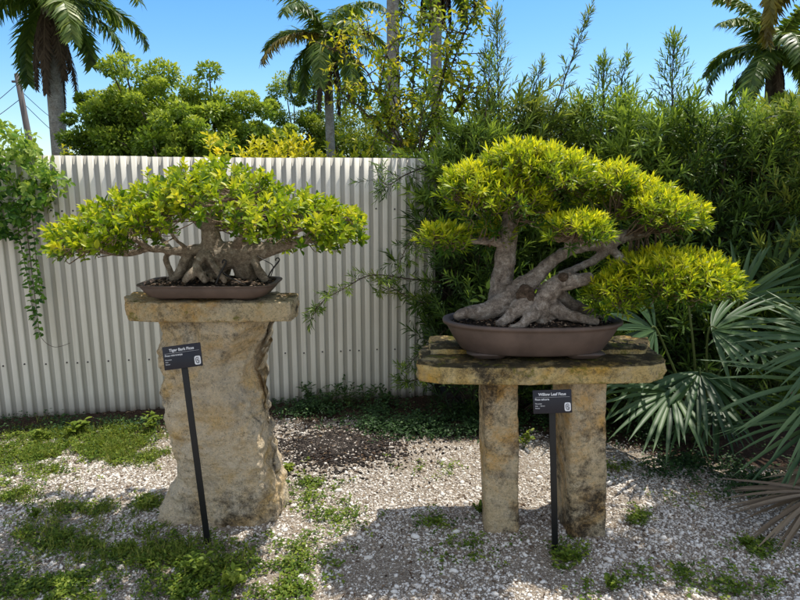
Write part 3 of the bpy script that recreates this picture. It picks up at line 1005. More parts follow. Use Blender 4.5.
for (px_, py_, rx_, ry_, hd, dy) in pads:
    n = int(14 + rx_ * ry_ * .066 * (1 + hd))
    k_ = RY / FPX / math.cos(.15)
    c = P(px_, py_, RY + dy)
    for _ in range(n * 2):
        u = norm(rng.normal(0, 1, 3))
        if u[2] < -.35 and rng.uniform() < .75: u[2] *= -1
        lump = 1 + .16 * fbm((u * 2.3 + c * 3)[None], 2, 8)[0]
        f = rng.uniform(.42, .8) * lump
        q = c + u * f * [rx_ * k_, hd, ry_ * k_]
        q[2] -= .035
        d_ = norm(u * [.8, .8, .55] + [0, 0, .65] + rng.normal(0, .25, 3))
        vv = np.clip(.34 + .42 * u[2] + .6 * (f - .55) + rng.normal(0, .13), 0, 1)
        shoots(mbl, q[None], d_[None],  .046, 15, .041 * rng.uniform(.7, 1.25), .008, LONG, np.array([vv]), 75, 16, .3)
        skel = skel_all if px_ == 578 else skel_main
        j = np.argmin(((skel - q) ** 2).sum(1))
        a = skel[j]
        mid = a * .5 + q * .5 + rng.normal(0, .012, 3) - [0, 0, .015]
        mbt.add(*tube([a, mid, q, q + d_ * .04], [.004, .0028, .002, .001], 4, n=6, cap=False))
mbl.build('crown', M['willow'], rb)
mbt.build('twigs', M['twig'], rb, True)['kind'] = 'stuff'

# ------------------------------------------------------------------ signs
def sign(base, top, label, lines, roll, bw=.028, flip=0):
    b, t = np.array(base), np.array(top)
    s = thing('plant_sign', label, 'sign', b)
    ax = norm(t - b)
    hgt = float(np.linalg.norm(t - b))
    xr = norm(np.array([1., 0, 0]) - ax * ax[0])
    yr = np.cross(ax, xr)
    R = np.stack([xr, yr, ax], 1)
    bevel(mk('post', *box(b + ax * (hgt / 2 - .07), (bw, .006, hgt + .05), R), M['black'], s), .0015)
    # panel leans back and rolls with the post
    ca, sa = math.cos(roll), math.sin(roll)
    xr2 = xr * ca + ax * sa
    ax2 = ax * ca - xr * sa
    lean = math.radians(14)
    ax3 = ax2 * math.cos(lean) + yr * math.sin(lean)
    yr3 = np.cross(ax3, xr2)
    PW, PH = .166, .1
    Rp = np.stack([xr2, yr3, ax3], 1)
    pc = t - yr * .006
    pan = bevel(mk('panel', *box(pc, (PW, .004, PH), Rp), M['panel'], s), .0012)
    fr = pc - yr3 * .0026

    def text(name, body, size, x, z, align='LEFT', off=.0):
        cu = bpy.data.curves.new(name, 'FONT')
        cu.body, cu.size, cu.align_x, cu.align_y, cu.offset, cu.extrude = body, size, align, 'CENTER', off, .0002
        to = bpy.data.objects.new('lettering_source', cu)
        COL.objects.link(to)
        dg = bpy.context.evaluated_depsgraph_get()
        me = bpy.data.meshes.new_from_object(to.evaluated_get(dg))
        bpy.data.objects.remove(to)
        V = np.array([v.co[:] for v in me.vertices])
        W = fr + np.outer(V[:, 0] + x, xr2) + np.outer(V[:, 1] + z, ax3) - np.outer(V[:, 2] + .0003, yr3)
        me.vertices.foreach_set('co', (W - b).astype(np.float32).ravel())
        me.materials.clear()
        me.materials.append(M['white'])
        o = bpy.data.objects.new(name, me)
        COL.objects.link(o)
        o.parent = pan
        ORG[o.name] = b
    text('title_lettering', lines[0], .0165, 0, PH * .31, 'CENTER', .0004)
    mk('rule_line', *box(fr + ax3 * PH * .19 - yr3 * .0003, (PW * .9, .0005, .0007), Rp), M['white'], pan)
    text('name_lettering', lines[1], .0112, -PW * .45, PH * .1, 'LEFT', .0002)
    z = -.02
    for q in lines[2:]:
        text('detail_lettering', q, .0072, -PW * .45, z * 1.0 + .012, 'LEFT')
        z -= .0095
    # emblem: white rounded shield with a dark curled leaf figure
    ec = fr + xr2 * PW * .385 - ax3 * PH * .24 - yr3 * .0004
    sh = selip(.0135, .0185, 4.5, 40)
    V = ec + np.outer(sh[:, 0], xr2) + np.outer(sh[:, 1], ax3)
    mk('emblem', np.concatenate([V, [ec]]), np.stack([np.arange(40), (np.arange(40) + 1) % 40, np.full(40, 40)], 1), M['white'], pan)
    mbe = MB()
    for pts in ([(.006, .011), (-.003, .012), (-.007, .006), (-.006, -.006), (-.002, -.012), (.007, -.011)], [(.007, .004), (.0, .005), (-.001, -.001), (.006, -.002), (.006, -.007), (0, -.008)]):
        Q = [ec + xr2 * u + ax3 * v_ - yr3 * .0006 for u, v_ in pts]
        mbe.add(*tube(Q, [.0013] * len(Q), 6, n=18))
    mbe.build('emblem_figure', M['panel'], pan)
    return s


b_ = G(208, 545)
t_ = P(183, 356, b_[1] - .01)
sign(b_, t_, 'black name sign leaning in front of the tall limestone pedestal', ['Tiger Bark Ficus', "Ficus microcarpa", 'Moraceae', 'Asia', 'Bonsai'], math.radians(4.5))
b_ = G(555, 548)
t_ = P(552, 401, b_[1] - .005)
sign(b_, t_, 'black name sign standing upright between the two table legs', ['Willow Leaf Ficus', 'Ficus salicaria', 'Moraceae', 'Asia  -  Bonsai', 'Bonsai'], math.radians(-2))

# ------------------------------------------------------------------ drip stakes in the left pot
def stake(pts, r, label, hook=True):
    Q = [P(x, y, LY - .13 + dy) for x, y, dy in pts]
    t = thing('drip_stake', label, 'drip stake', Q[0], 'irrigation stakes in the rectangular pot')
    mk('shaft', *tube(Q, [r] * len(Q), 8, n=12), M['black'], t, True)
    if hook:
        e, d = Q[-1], norm(Q[-1] - Q[-2])
        sx = norm(np.cross(d, [0, 1, 0]))
        H = [e + d * (.009 * math.sin(a)) + sx * (.009 - .009 * math.cos(a)) * .9 for a in np.linspace(0, 4.2, 12)]
        mk('hook', *tube(H, [r * .85] * len(H), 6), M['black'], t, True)


stake([(268, 277, 0), (272, 270, 0), (279, 261, 0)], .0034, 'black hooked irrigation stake at the right rim of the rectangular pot')
stake([(216, 284, -.02), (220, 274, -.02), (226, 263, -.02)], .0044, 'thick black irrigation stake beside the middle aerial root')
tt = MB().add(*tube([P(222, 272, LY - .14), P(233, 279, LY - .15), P(246, 285, LY - .155)], [.0028] * 3, 6, n=10))
meta(tt.build('drip_tube', M['black'], origin=P(222, 272, LY - .14)), 'thin black tube slanting across the soil of the rectangular pot', 'tube')
tt = MB().add(*tube([P(257, 256, LY - .04), P(264, 260, LY - .05), P(273, 266, LY - .05), P(271, 276, LY - .05)], [.0022] * 4, 6, n=14))
meta(tt.build('drip_tube', M['black'], origin=P(257, 256, LY)), 'short black wire sticking out under the right limb of the bonsai', 'tube')

# ------------------------------------------------------------------ weeds, grass, ground cover
def patch_points(patches, dens):
    out_ = []
    for (x, y, rx_, ry_, k) in patches:
        n = int(dens * k)
        r = np.sqrt(rng.uniform(0, 1, n)) * np.abs(rng.normal(.8, .3, n)).clip(.1, 1.5) * np.where(rng.uniform(0, 1, n) < .25, 1.5, 1)
        a = rng.uniform(0, 6.28, n)
        for xx, yy in zip(x + rx_ * r * np.cos(a), y + ry_ * r * np.sin(a)):
            out_.append(G(xx, max(yy, 398)))
    out_ = np.array(out_)
    g = fbm(out_ * [6, 6, 0], 3, 55)
    g = g + .8 * fbm(out_ * [17, 17, 0], 2, 56)
    out_ = out_[g + rng.normal(0, .38, len(out_)) > .12]
    out_[:, 2] = gz(out_)
    return out_


lit = [(35, 458, 70, 18, 2.2), (120, 452, 60, 14, 2.0), (60, 436, 60, 8, .8), (130, 434, 40, 8, .8), (15, 495, 30, 12, .5), (90, 512, 60, 8, .45), (150, 505, 14, 8, .2), (70, 540, 90, 20, 1.3), (140, 560, 100, 25, 2.2), (60, 590, 90, 20, 1.6), (210, 585, 70, 22, 1.4),
       (305, 490, 36, 16, .75), (330, 520, 40, 20, .35), (300, 560, 45, 25, .4), (290, 590, 40, 14, .5), (430, 470, 40, 10, .12), (560, 555, 26, 14, .35), (640, 520, 12, 8, .12), (680, 575, 40, 14, .25), (755, 550, 30, 10, .2),
       (435, 520, 22, 12, .15), (470, 550, 40, 20, .15), (610, 590, 40, 12, .18), (740, 590, 50, 12, .25), (610, 470, 30, 8, .12), (690, 500, 30, 6, .2)]
p = patch_points(lit, 640)
mb = MB()
n = 6
q = np.repeat(p, n, 0) + np.concatenate([rng.normal(0, .012, (len(p) * n, 2)), np.zeros((len(p) * n, 1))], 1)
q[:, 2] += rng.uniform(.002, .03, len(q))
d = rng.normal(0, 1, q.shape)
d[:, 2] = np.abs(d[:, 2]) * .35
vv = np.clip(np.repeat(rng.normal(.5, .2, len(p)), n) + rng.normal(0, .12, len(q)), 0, 1)
add_leaves(mb, q, d, rng.normal(0, .3, q.shape) + [0, 0, 1], rng.uniform(.009, .028, len(q)), rng.uniform(.006, .015, len(q)), DIAM, vv)
meta(mb.build('low_weeds', M['weed']), 'low creeping green weeds spread in patches over the gravel', 'weeds', kind='stuff')
mb = MB()
p2 = patch_points(lit[:9] + [(130, 452, 45, 14, 1.5)], 210)
n = 9
q = np.repeat(p2, n, 0) + np.concatenate([rng.normal(0, .012, (len(p2) * n, 2)), np.zeros((len(p2) * n, 1))], 1)
d = rng.normal(0, .55, q.shape)
d[:, 2] = 1
add_leaves(mb, q, d, rng.normal(0, 1, q.shape), rng.uniform(.02, .075, len(q)), rng.uniform(.002, .004, len(q)), BLADE, rng.uniform(.1, 1, len(q)))
meta(mb.build('grass', M['grass']), 'short thin grass growing in patches at the left', 'grass', kind='stuff')

# shaded ground cover beneath fence end and hedge
cov = [(20, 428, 60, 8, .14), (100, 428, 60, 8, .2), (150, 428, 30, 8, .15), (300, 410, 40, 10, .7), (330, 405, 40, 10, .8), (410, 428, 70, 14, 2.2), (460, 415, 60, 12, 1.3), (390, 412, 40, 10, .7), (470, 432, 40, 8, .6), (560, 425, 60, 10, .8), (640, 440, 50, 12, .9), (700, 470, 50, 14, 1.0), (760, 490, 40, 14, .6)]
p = patch_points(cov, 420)
mb = MB()
n = 8
hgt = rng.uniform(.02, .1, len(p))
q = np.repeat(p, n, 0) + np.concatenate([rng.normal(0, .022, (len(p) * n, 2)), np.zeros((len(p) * n, 1))], 1)
q[:, 2] += np.repeat(hgt, n) * rng.uniform(.3, 1, len(q))
d = rng.normal(0, 1, q.shape)
d[:, 2] *= .3
add_leaves(mb, q, d, rng.normal(0, .35, q.shape) + [0, -.3, 1], rng.uniform(.012, .03, len(q)), rng.uniform(.008, .018, len(q)), DIAM, np.clip(rng.normal(.4, .22, len(q)), 0, 1))
meta(mb.build('ground_cover', M['shade_weed']), 'dark low ground cover in the shade behind the stone table', 'ground cover', kind='stuff')


def weed(px, py, h, n, ln, wd, label, mat='weed', tpl=OVAL, spread=.6, v=.55, group=None, name='weed'):
    b = G(px, py)
    b[2] = gz(b[None])[0] - .005
    t = thing(name, label, 'weed', b, group)
    mbl_, mbs_ = MB(), MB()
    for k in range(n):
        a = rng.uniform(0, 6.28)
        tip = b + np.array([math.cos(a) * spread * h * rng.uniform(.2, 1), math.sin(a) * spread * h * rng.uniform(.2, 1), h * rng.uniform(.45, 1)])
        mid = (b + tip) / 2 + [0, 0, h * .15]
        mbs_.add(*tube([b, mid, tip], [.002, .0015, .001], 4, n=6, cap=False))
        m_ = 6
        q = np.array([b * (1 - f) + tip * f + [0, 0, h * .12 * math.sin(f * 3.1)] for f in np.linspace(.35, 1, m_)])
        d_ = rng.normal(0, 1, (m_, 3))
        d_[:, 2] = np.abs(d_[:, 2]) * .4
        add_leaves(mbl_, q, d_, rng.normal(0, .25, (m_, 3)) + [0, 0, 1], rng.uniform(.7, 1.2, m_) * ln, rng.uniform(.8, 1.1, m_) * wd, tpl, np.clip(rng.normal(v, .15, m_), 0, 1))
    mbl_.build('leaves', M[mat], t, True)
    mbs_.build('stems', M['stem'], t, True)


weed(76, 436, .13, 14, .045, .026, 'bushy sunlit weed growing at the edge of the soil strip at left', v=.7)
weed(40, 440, .08, 9, .035, .02, 'small weed left of the bushy sunlit weed by the fence', v=.65)
weed(46, 411, .12, 5, .045, .022, 'lone dark seedling standing against the foot of the white fence', 'shade_weed')
weed(152, 432, .13, 10, .04, .02, 'weed close to the left edge of the limestone pedestal', v=.65)
weed(263, 456, .07, 5, .035, .026, 'bright young seedling beside the dark mulch heap', v=.85)
weed(288, 474, .055, 6, .035, .026, 'small bright weed right of the pedestal in front of the mulch', v=.8)
weed(524, 447, .12, 6, .035, .022, 'leafy seedling seen between the two table legs', v=.75)
weed(480, 512, .06, 10, .022, .014, 'small weed at the left foot of the left table leg')
weed(566, 562, .07, 16, .022, .014, 'clover like weed clump at the foot of the upright sign')
weed(612, 592, .06, 12, .024, .014, 'small weed at the lower edge right of the upright sign')
weed(745, 548, .05, 12, .024, .012, 'small weed on the gravel below the dry palmetto frond')
weed(200, 578, .09, 14, .032, .022, 'leafy weed clump in the bonsai shade below the leaning sign', v=.6)
weed(232, 590, .08, 12, .034, .022, 'leafy weed at the sunlit edge of the shade below the pedestal', v=.75)
weed(36, 520, .07, 10, .025, .015, 'small tuft of weed on the sunlit gravel at far left')
for i_, (x, y, h) in enumerate(((312, 402, .17), (330, 404, .2), (348, 403, .2), (368, 402, .2), (385, 402, .14))):
    weed(x, y + 3, h, 12, .05, .016, 'feathery green weed growing in a row along the fence foot', 'shade_weed', LONG, .7, .55, 'feathery weeds along the fence foot')

# sprig in the right pot
q0 = P(489, 312, RY + .12)
t = thing('seedling', 'pale broad leaved seedling sprouting at the back of the oval pot', 'seedling', q0)
mbl_ = MB()
for (x, y, dx, dz) in ((484, 298, -.6, .3), (481, 292, -.3, .6), (492, 291, .5, .5), (476, 301, -1, .1), (497, 297, .8, .3), (488, 286, .1, .9)):
    q = P(x, y, RY + .12)
    add_leaves(mbl_, (q - np.array([dx, 0, dz]) * .02)[None], np.array([[dx, -.3, dz]]), np.array([[0, -.6, .8]]), .055, .026, OVAL, .75)
mbl_.build('leaves', M['vine'], t, True)
mk('stem', *tube([q0, P(488, 300, RY + .12), P(488, 290, RY + .12)], [.003, .002, .001], 5, n=6), M['stem'], t)

# ------------------------------------------------------------------ podocarpus hedge
def podocarpus(px, top_py, Y, rad, label, nsh=330, spires=(), mat='podo', zlow=.15, group='tall podocarpus shrubs forming the hedge', yb=None, vlo=.35):
    top = P(px, top_py, Y)
    b = np.array([top[0], Y, 0])
    H = top[2]
    t = thing('podocarpus_shrub', label, 'shrub', b, group)
    sc_, vo_ = rng.uniform(.72, 1.25), rng.normal(0, .13)
    nsh = int(nsh * rng.uniform(.75, 1.15) / sc_ ** .7)
    mbl_, mbs_ = MB(), MB()
    for k in range(5):
        a = rng.uniform(0, 6.28)
        mbs_.add(*tube([b + [0, 0, -.05], b + [math.cos(a) * rad * .35, math.sin(a) * rad * .35, H * .45], b + [math.cos(a) * rad * .5, math.sin(a) * rad * .5, H * .85]], [.018, .012, .005], 6, n=8))
    z = zlow + (H - .12 - zlow) * rng.uniform(0, 1, nsh) ** .85
    f = (z - zlow) / (H - zlow)
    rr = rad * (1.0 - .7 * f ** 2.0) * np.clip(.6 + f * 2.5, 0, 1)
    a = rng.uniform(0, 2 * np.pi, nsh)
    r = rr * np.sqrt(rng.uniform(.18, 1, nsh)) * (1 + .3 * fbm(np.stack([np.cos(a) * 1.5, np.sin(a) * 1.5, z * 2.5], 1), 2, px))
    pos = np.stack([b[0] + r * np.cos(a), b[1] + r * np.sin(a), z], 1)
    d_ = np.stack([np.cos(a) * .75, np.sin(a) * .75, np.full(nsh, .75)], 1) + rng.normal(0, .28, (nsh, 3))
    v = np.clip(vlo * .7 + .4 * f ** 1.6 + .3 * f ** 5 + rng.normal(0, .06) + .25 * (r / np.maximum(rr, .01)) + rng.normal(0, .13, nsh) - .15 + vo_, 0, 1)  # leaf tone rises with height, painting in the sunlit hedge top
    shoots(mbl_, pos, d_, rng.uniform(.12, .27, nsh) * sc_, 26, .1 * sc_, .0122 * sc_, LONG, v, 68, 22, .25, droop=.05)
    for i in range(0, nsh, 2):
        mbs_.add(*tube([[b[0] + (pos[i][0] - b[0]) * .25, b[1] + (pos[i][1] - b[1]) * .25, pos[i][2] - .22], pos[i]], [.005, .003], 4, cap=False))
    for (sx, sy, tx, ty, ln_, dens) in spires:
        A, B = P(sx, sy, Y - .1), P(tx, ty, Y - .1)
        pts, rad_ = smoothpath([A, (A + B) / 2 + rng.normal(0, .015, 3), B], [.007, .005, .002], 14)
        mbs_.add(*tube(pts, rad_, 5))
        ns_ = int(dens)
        fr_ = np.linspace(.12, .97, ns_)
        Q = np.stack([np.interp(fr_ * 13, range(14), pts[:, k]) for k in range(3)], 1)
        aa = np.arange(ns_) * 2.4
        ax = norm(B - A)
        D = np.stack([np.cos(aa), np.sin(aa), 0 * aa], 1) * (1.05 - fr_[:, None] * .75) + ax * .9
        Ls = ln_ * (1.15 - fr_ * .75)
        shoots(mbl_, Q, D, Ls, 18, .07, .0085, LONG, np.clip(.45 + .3 * fr_, 0, 1), 60, 20, .2, stem=mbs_)
        shoots(mbl_, B[None], ax[None], .1, 16, .06, .008, LONG, np.array([.7]), 55, 12, .2)
    mbl_.build('crown', M[mat], t)
    mbs_.build('stems', M['trunk'], t, True)


HL = 'dark narrow leaved podocarpus shrub in the hedge '
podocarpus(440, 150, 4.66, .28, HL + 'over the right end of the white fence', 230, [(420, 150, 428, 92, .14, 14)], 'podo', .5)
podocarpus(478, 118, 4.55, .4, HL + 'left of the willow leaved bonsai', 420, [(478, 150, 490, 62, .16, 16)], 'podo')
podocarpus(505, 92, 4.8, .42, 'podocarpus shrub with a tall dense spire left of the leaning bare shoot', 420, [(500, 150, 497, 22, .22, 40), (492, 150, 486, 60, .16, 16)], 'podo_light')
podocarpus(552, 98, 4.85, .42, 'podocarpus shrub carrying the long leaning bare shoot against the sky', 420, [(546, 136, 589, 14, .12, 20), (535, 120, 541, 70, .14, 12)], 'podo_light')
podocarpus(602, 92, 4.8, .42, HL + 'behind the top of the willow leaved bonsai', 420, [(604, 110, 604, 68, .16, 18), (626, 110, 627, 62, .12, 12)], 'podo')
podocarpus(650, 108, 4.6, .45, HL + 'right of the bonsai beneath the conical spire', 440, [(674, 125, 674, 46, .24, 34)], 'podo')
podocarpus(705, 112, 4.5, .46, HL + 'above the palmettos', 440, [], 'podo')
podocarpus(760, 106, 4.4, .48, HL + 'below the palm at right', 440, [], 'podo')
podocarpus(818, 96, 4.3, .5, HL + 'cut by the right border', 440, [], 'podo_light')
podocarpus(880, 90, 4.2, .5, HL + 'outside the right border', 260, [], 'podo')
for i_, (x, y) in enumerate(((490, 128), (535, 112), (600, 104), (665, 108), (730, 112), (800, 104))):
    podocarpus(x, y, 5.5 + .1 * (i_ % 2), .55, 'podocarpus shrub in the second row filling the gaps of the hedge', 360, [], 'podo_light' if i_ % 2 else 'podo', group='podocarpus shrubs in the second row of the hedge')
# lower inner growth behind the table, dark
for i_, x in enumerate((478, 520, 570, 620, 690, 750)):
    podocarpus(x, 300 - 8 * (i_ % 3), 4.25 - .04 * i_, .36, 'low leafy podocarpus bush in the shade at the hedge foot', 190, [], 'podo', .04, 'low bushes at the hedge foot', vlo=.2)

# podocarpus branch reaching left in front of the fence
def branch(pts, Y, label, ln_, n, mat='podo', v=.5, name='podocarpus_branch', leaf=.06):
    Q = [P(x, y, Y + dy) for x, y, dy in pts]
    t = thing(name, label, 'branch', Q[0])
    path, rad = smoothpath(Q, np.linspace(.006, .002, len(Q)), 24)
    mbl_, mbs_ = MB(), MB()
    mbs_.add(*tube(path, rad, 6))
    fr_ = np.linspace(.1, 1, n)
    R = np.stack([np.interp(fr_ * 23, range(24), path[:, k]) for k in range(3)], 1)
    D = rng.normal(0, .7, (n, 3)) + norm(path[-1] - path[0]) * .6
    D[:, 2] -= .1
    shoots(mbl_, R, D, rng.uniform(.6, 1.2, n) * ln_, 20, leaf, .0075, LONG, np.clip(rng.normal(v, .15, n), 0, 1), 62, 22, .25, stem=mbs_)
    mbl_.build('leaves', M[mat], t)
    mbs_.build('stems', M['trunk'], t, True)


branch([(440, 282, .1), (410, 279, 0), (372, 275, -.1), (345, 288, -.16), (322, 302, -.2), (312, 318, -.2)], 4.3, 'drooping podocarpus branch reaching left across the fence', .14, 24)
branch([(438, 305, .05), (415, 300, 0), (392, 288, -.05), (380, 282, -.08)], 4.25, 'short pale podocarpus twig below the drooping branch on the fence', .12, 12, 'podo_light', .7)
branch([(430, 165, .15), (405, 175, .0), (388, 185, -.05), (378, 176, -.08)], 4.35, 'podocarpus branch hanging over the top right of the fence', .18, 18)
branch([(440, 215, .1), (425, 230, 0), (408, 245, -.06), (400, 262, -.08)], 4.3, 'podocarpus branch hanging at mid height on the fence end', .16, 18)
branch([(445, 330, .05), (430, 345, 0), (415, 358, -.03), (402, 372, -.05)], 4.2, 'podocarpus twig spreading beside the left end of the stone table', .12, 14, 'podo', .55)
branch([(436, 370, .05), (420, 378, 0), (405, 382, -.03)], 4.2, 'low podocarpus twig under the left end of the stone table', .12, 12, 'podo', .5)

# ------------------------------------------------------------------ palmettos
def fan(mb, hub, axis_, nrm, ln, n=22, spread=150, wd=.03, v=.5, droop=.15):
    axis_ = norm(axis_)
    nrm = norm(nrm - axis_ * np.dot(nrm, axis_))
    side = np.cross(axis_, nrm)
    a = np.radians(np.linspace(-spread / 2, spread / 2, n) + rng.normal(0, 2, n))
    d = np.cos(a)[:, None] * axis_ + np.sin(a)[:, None] * side + nrm * rng.normal(0, .07, n)[:, None]
    L = ln * (1 - .28 * np.abs(a / a.max()) ** 2) * rng.uniform(.85, 1.08, n)
    K = 7
    f = np.linspace(0, 1, K)
    wprof = np.array([.25, .7, .95, 1, .8, .5, .05])
    for i in range(n):
        c = hub + np.outer(f * L[i], norm(d[i]))
        c[:, 2] -= droop * L[i] * f ** 2.2 * rng.uniform(.5, 1.3)
        s = norm(np.cross(d[i], nrm))
        V = np.concatenate([c - np.outer(wprof * wd / 2, s) + nrm * (wprof * wd * .2)[:, None], c, c + np.outer(wprof * wd / 2, s) + nrm * (wprof * wd * .2)[:, None]])
        j = np.arange(K - 1)
        F = np.concatenate([np.stack([j, j + 1, j + 1 + K, j + K], 1), np.stack([j + K, j + 1 + K, j + 1 + 2 * K, j + 2 * K], 1)])
        mb.add(V, F, np.clip(v + rng.normal(0, .13), 0, 1))


def palmetto(base_px, label, fronds, nl_=20, wd_=.029):
    b = G(*base_px)
    t = thing('saw_palmetto', label, 'palmetto', b)
    for (x, y, Y, adx, ady, adz, ln, v, dry) in fronds:
        hub = P(x, y, Y)
        mb_ = MB()
        axd = np.array([adx, ady, adz], float)
        toc = norm(CAMP - hub)
        nr = np.array([0, 0, .75]) + toc * .55 + rng.normal(0, .2, 3)
        fan(mb_, hub, axd, nr, ln * 1.05, nl_ if not dry else 24, 160 if not dry else 85, wd_ if not dry else .02, v, .2 if not dry else .1)
        fo = mb_.build('frond', M['dry_frond' if dry else 'palmetto'], t, True)
        if dry: fo['label'] = 'dry brown frond'
        mid = b * .5 + hub * .5 + [0, 0, .05]
        mk('stalk', *tube([b + rng.normal(0, .03, 3) * [1, 1, 0], mid, hub - norm(axd) * .02, hub + norm(axd) * .03], [.009, .007, .006, .004], 6, n=12), M['stem' if not dry else 'dry_frond'], fo, True)


palmetto((700, 445), 'bluish green saw palmetto directly right of the stone table', [
    (688, 298, 3.55, -.2, -.2, 1, .42, .55, 0), (655, 330, 3.4, -.9, -.3, .35, .42, .4, 0), (712, 330, 3.45, .7, -.4, .3, .48, .6, 0), (672, 392, 3.3, -1, -.5, -.15, .46, .5, 0),
    (700, 372, 3.35, -.3, -.8, -.35, .46, .4, 0), (740, 300, 3.7, .3, .1, 1, .45, .5, 0), (650, 365, 3.6, -.8, 0, -.25, .42, .3, 0), (715, 402, 3.4, -.8, -.5, -.25, .38, .3, 0)])
palmetto((812, 500), 'large saw palmetto with long drooping fans at the right border', [
    (832, 384, 3.05, -1, -.1, -.03, .62, .7, 0), (836, 345, 3.15, -1, 0, .12, .56, .6, 0), (826, 420, 2.95, -1, -.2, -.22, .5, .55, 0), (850, 330, 3.1, .3, -.2, .7, .5, .5, 0),
    (822, 492, 2.62, -1, -.2, -.16, .46, .55, 1), (836, 470, 2.78, -.8, -.2, -.45, .4, .8, 1)], 27, .024)
palmetto((775, 425), 'saw palmetto at the back standing against the dark hedge', [
    (770, 290, 3.95, -.2, -.1, 1, .5, .5, 0), (800, 275, 3.95, .3, -.1, 1, .5, .45, 0), (745, 325, 3.9, -.8, -.3, .5, .48, .45, 0), (795, 320, 3.8, .7, -.4, .3, .46, .45, 0), (760, 345, 3.7, -.2, -.8, .1, .42, .35, 0)])

# strappy plant in the hedge
b = P(748, 275, 4.0)
t = thing('grassy_plant', 'pale tuft of arching strap leaves in front of the dark hedge at right', 'plant', (b[0], b[1], 0))
mb = MB()
n = 46
a = rng.uniform(0, 6.28, n)
for k in range(n):
    d = np.array([math.cos(a[k]), math.sin(a[k]), 0])
    L = rng.uniform(.16, .28)
    f = np.linspace(0, 1, 7)
    c = b + np.outer(f * L * .9, d) + np.outer(np.sin(f * 2.5) * L * .5, [0, 0, 1])
    s = np.cross(d, [0, 0, 1])
    wv = .008 * np.array([.7, 1, 1, .9, .7, .45, .05])
    V = np.concatenate([c - np.outer(wv, s), c + np.outer(wv, s)])
    j = np.arange(6)
    mb.add(V, np.stack([j, j + 1, j + 8, j + 7], 1), np.clip(rng.normal(.6, .15), 0, 1))
mb.build('leaves', M['podo_light'], t)
mk('stem', *tube([[b[0], b[1], -.02], [b[0] + .02, b[1], b[2] * .5], b], [.014, .012, .01], 6, n=8), M['trunk'], t)

# ------------------------------------------------------------------ trees behind the fence
def broadleaf(px, top_py, hw_px, Y, label, nclump=60, mat='tree', leaf=.085, group='trees behind the fence', lowpy=195, nl=300):
    top, low = P(px, top_py, Y), P(px, lowpy, Y)
    k = Y / FPX
    b = np.array([top[0], Y, 0])
    t = thing('broadleaf_tree', label, 'tree', b, group)
    cz, hz, hx = (top[2] + low[2]) / 2 - .2, (top[2] - low[2]) / 2 + .3, hw_px * k
    mbl_, mbs_ = MB(), MB()
    mbs_.add(*tube([b + [0, 0, -.1], b + [.05, 0, cz * .5], b + [0, .03, cz]], [.16, .12, .07], 10, n=8))
    for _ in range(int(nclump * 1.45)):
        u = norm(rng.normal(0, 1, 3))
        f = rng.uniform(.3, 1.0)
        c = np.array([b[0], Y, cz]) + u * f * [hx, hx * .8, hz]
        cr = rng.uniform(.16, .34) * hx * .75
        m_ = int(nl * rng.uniform(.6, 1.3))
        w_ = norm(rng.normal(0, 1, (m_, 3))) * rng.uniform(.35, 1, (m_, 1)) ** .6
        q = c + w_ * cr * [1.1, 1.1, .8]
        d_ = w_ + rng.normal(0, .5, (m_, 3)) + [0, 0, .15]
        up = w_ * .7 + [0, 0, .8] + rng.normal(0, .35, (m_, 3))
        base_v = rng.normal(.5, .12)
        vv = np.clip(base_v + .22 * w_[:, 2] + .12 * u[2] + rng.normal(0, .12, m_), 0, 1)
        add_leaves(mbl_, q, d_, up, rng.uniform(.7, 1.2, m_) * leaf, rng.uniform(.45, .6, m_) * leaf, DIAM, vv)
        mid = (b + [0, 0, cz * .7] + c) / 2 + rng.normal(0, .1, 3)
        if _ % 4 == 0: mbs_.add(*tube([b + [0, 0, cz * rng.uniform(.4, .8)], mid, c], [.035, .022, .01], 5, n=6))
    mbl_.build('crown', M[mat], t)
    mbs_.build('trunk', M['trunk'], t, True)


broadleaf(150, 52, 62, 11.5, 'rounded green tree right of the left palm, tallest behind the fence', 85)
broadleaf(104, 88, 42, 12, 'lower green tree beside the trunk of the left palm', 50, lowpy=172)
broadleaf(222, 70, 48, 11, 'green tree in the gap between the two larger trees behind the fence', 55)
broadleaf(190, 96, 40, 10, 'low green tree in front of the rounded tree', 40)
broadleaf(296, 76, 40, 19, 'green tree below the crown of the middle palm', 55)
broadleaf(352, 100, 58, 19, 'light green tree behind the tall yellow leaved shrub', 60, 'tree_light')
broadleaf(262, 104, 40, 11.5, 'low green tree behind the golden shrub on the fence', 40)
broadleaf(790, 92, 60, 11, 'green tree behind the hedge under the right palm', 50)
broadleaf(488, 170, 40, 7.5, 'broad leaved tree glimpsed through the hedge', 30)
broadleaf(640, 150, 90, 8.5, 'broad leaved tree hidden behind the hedge tops', 50)

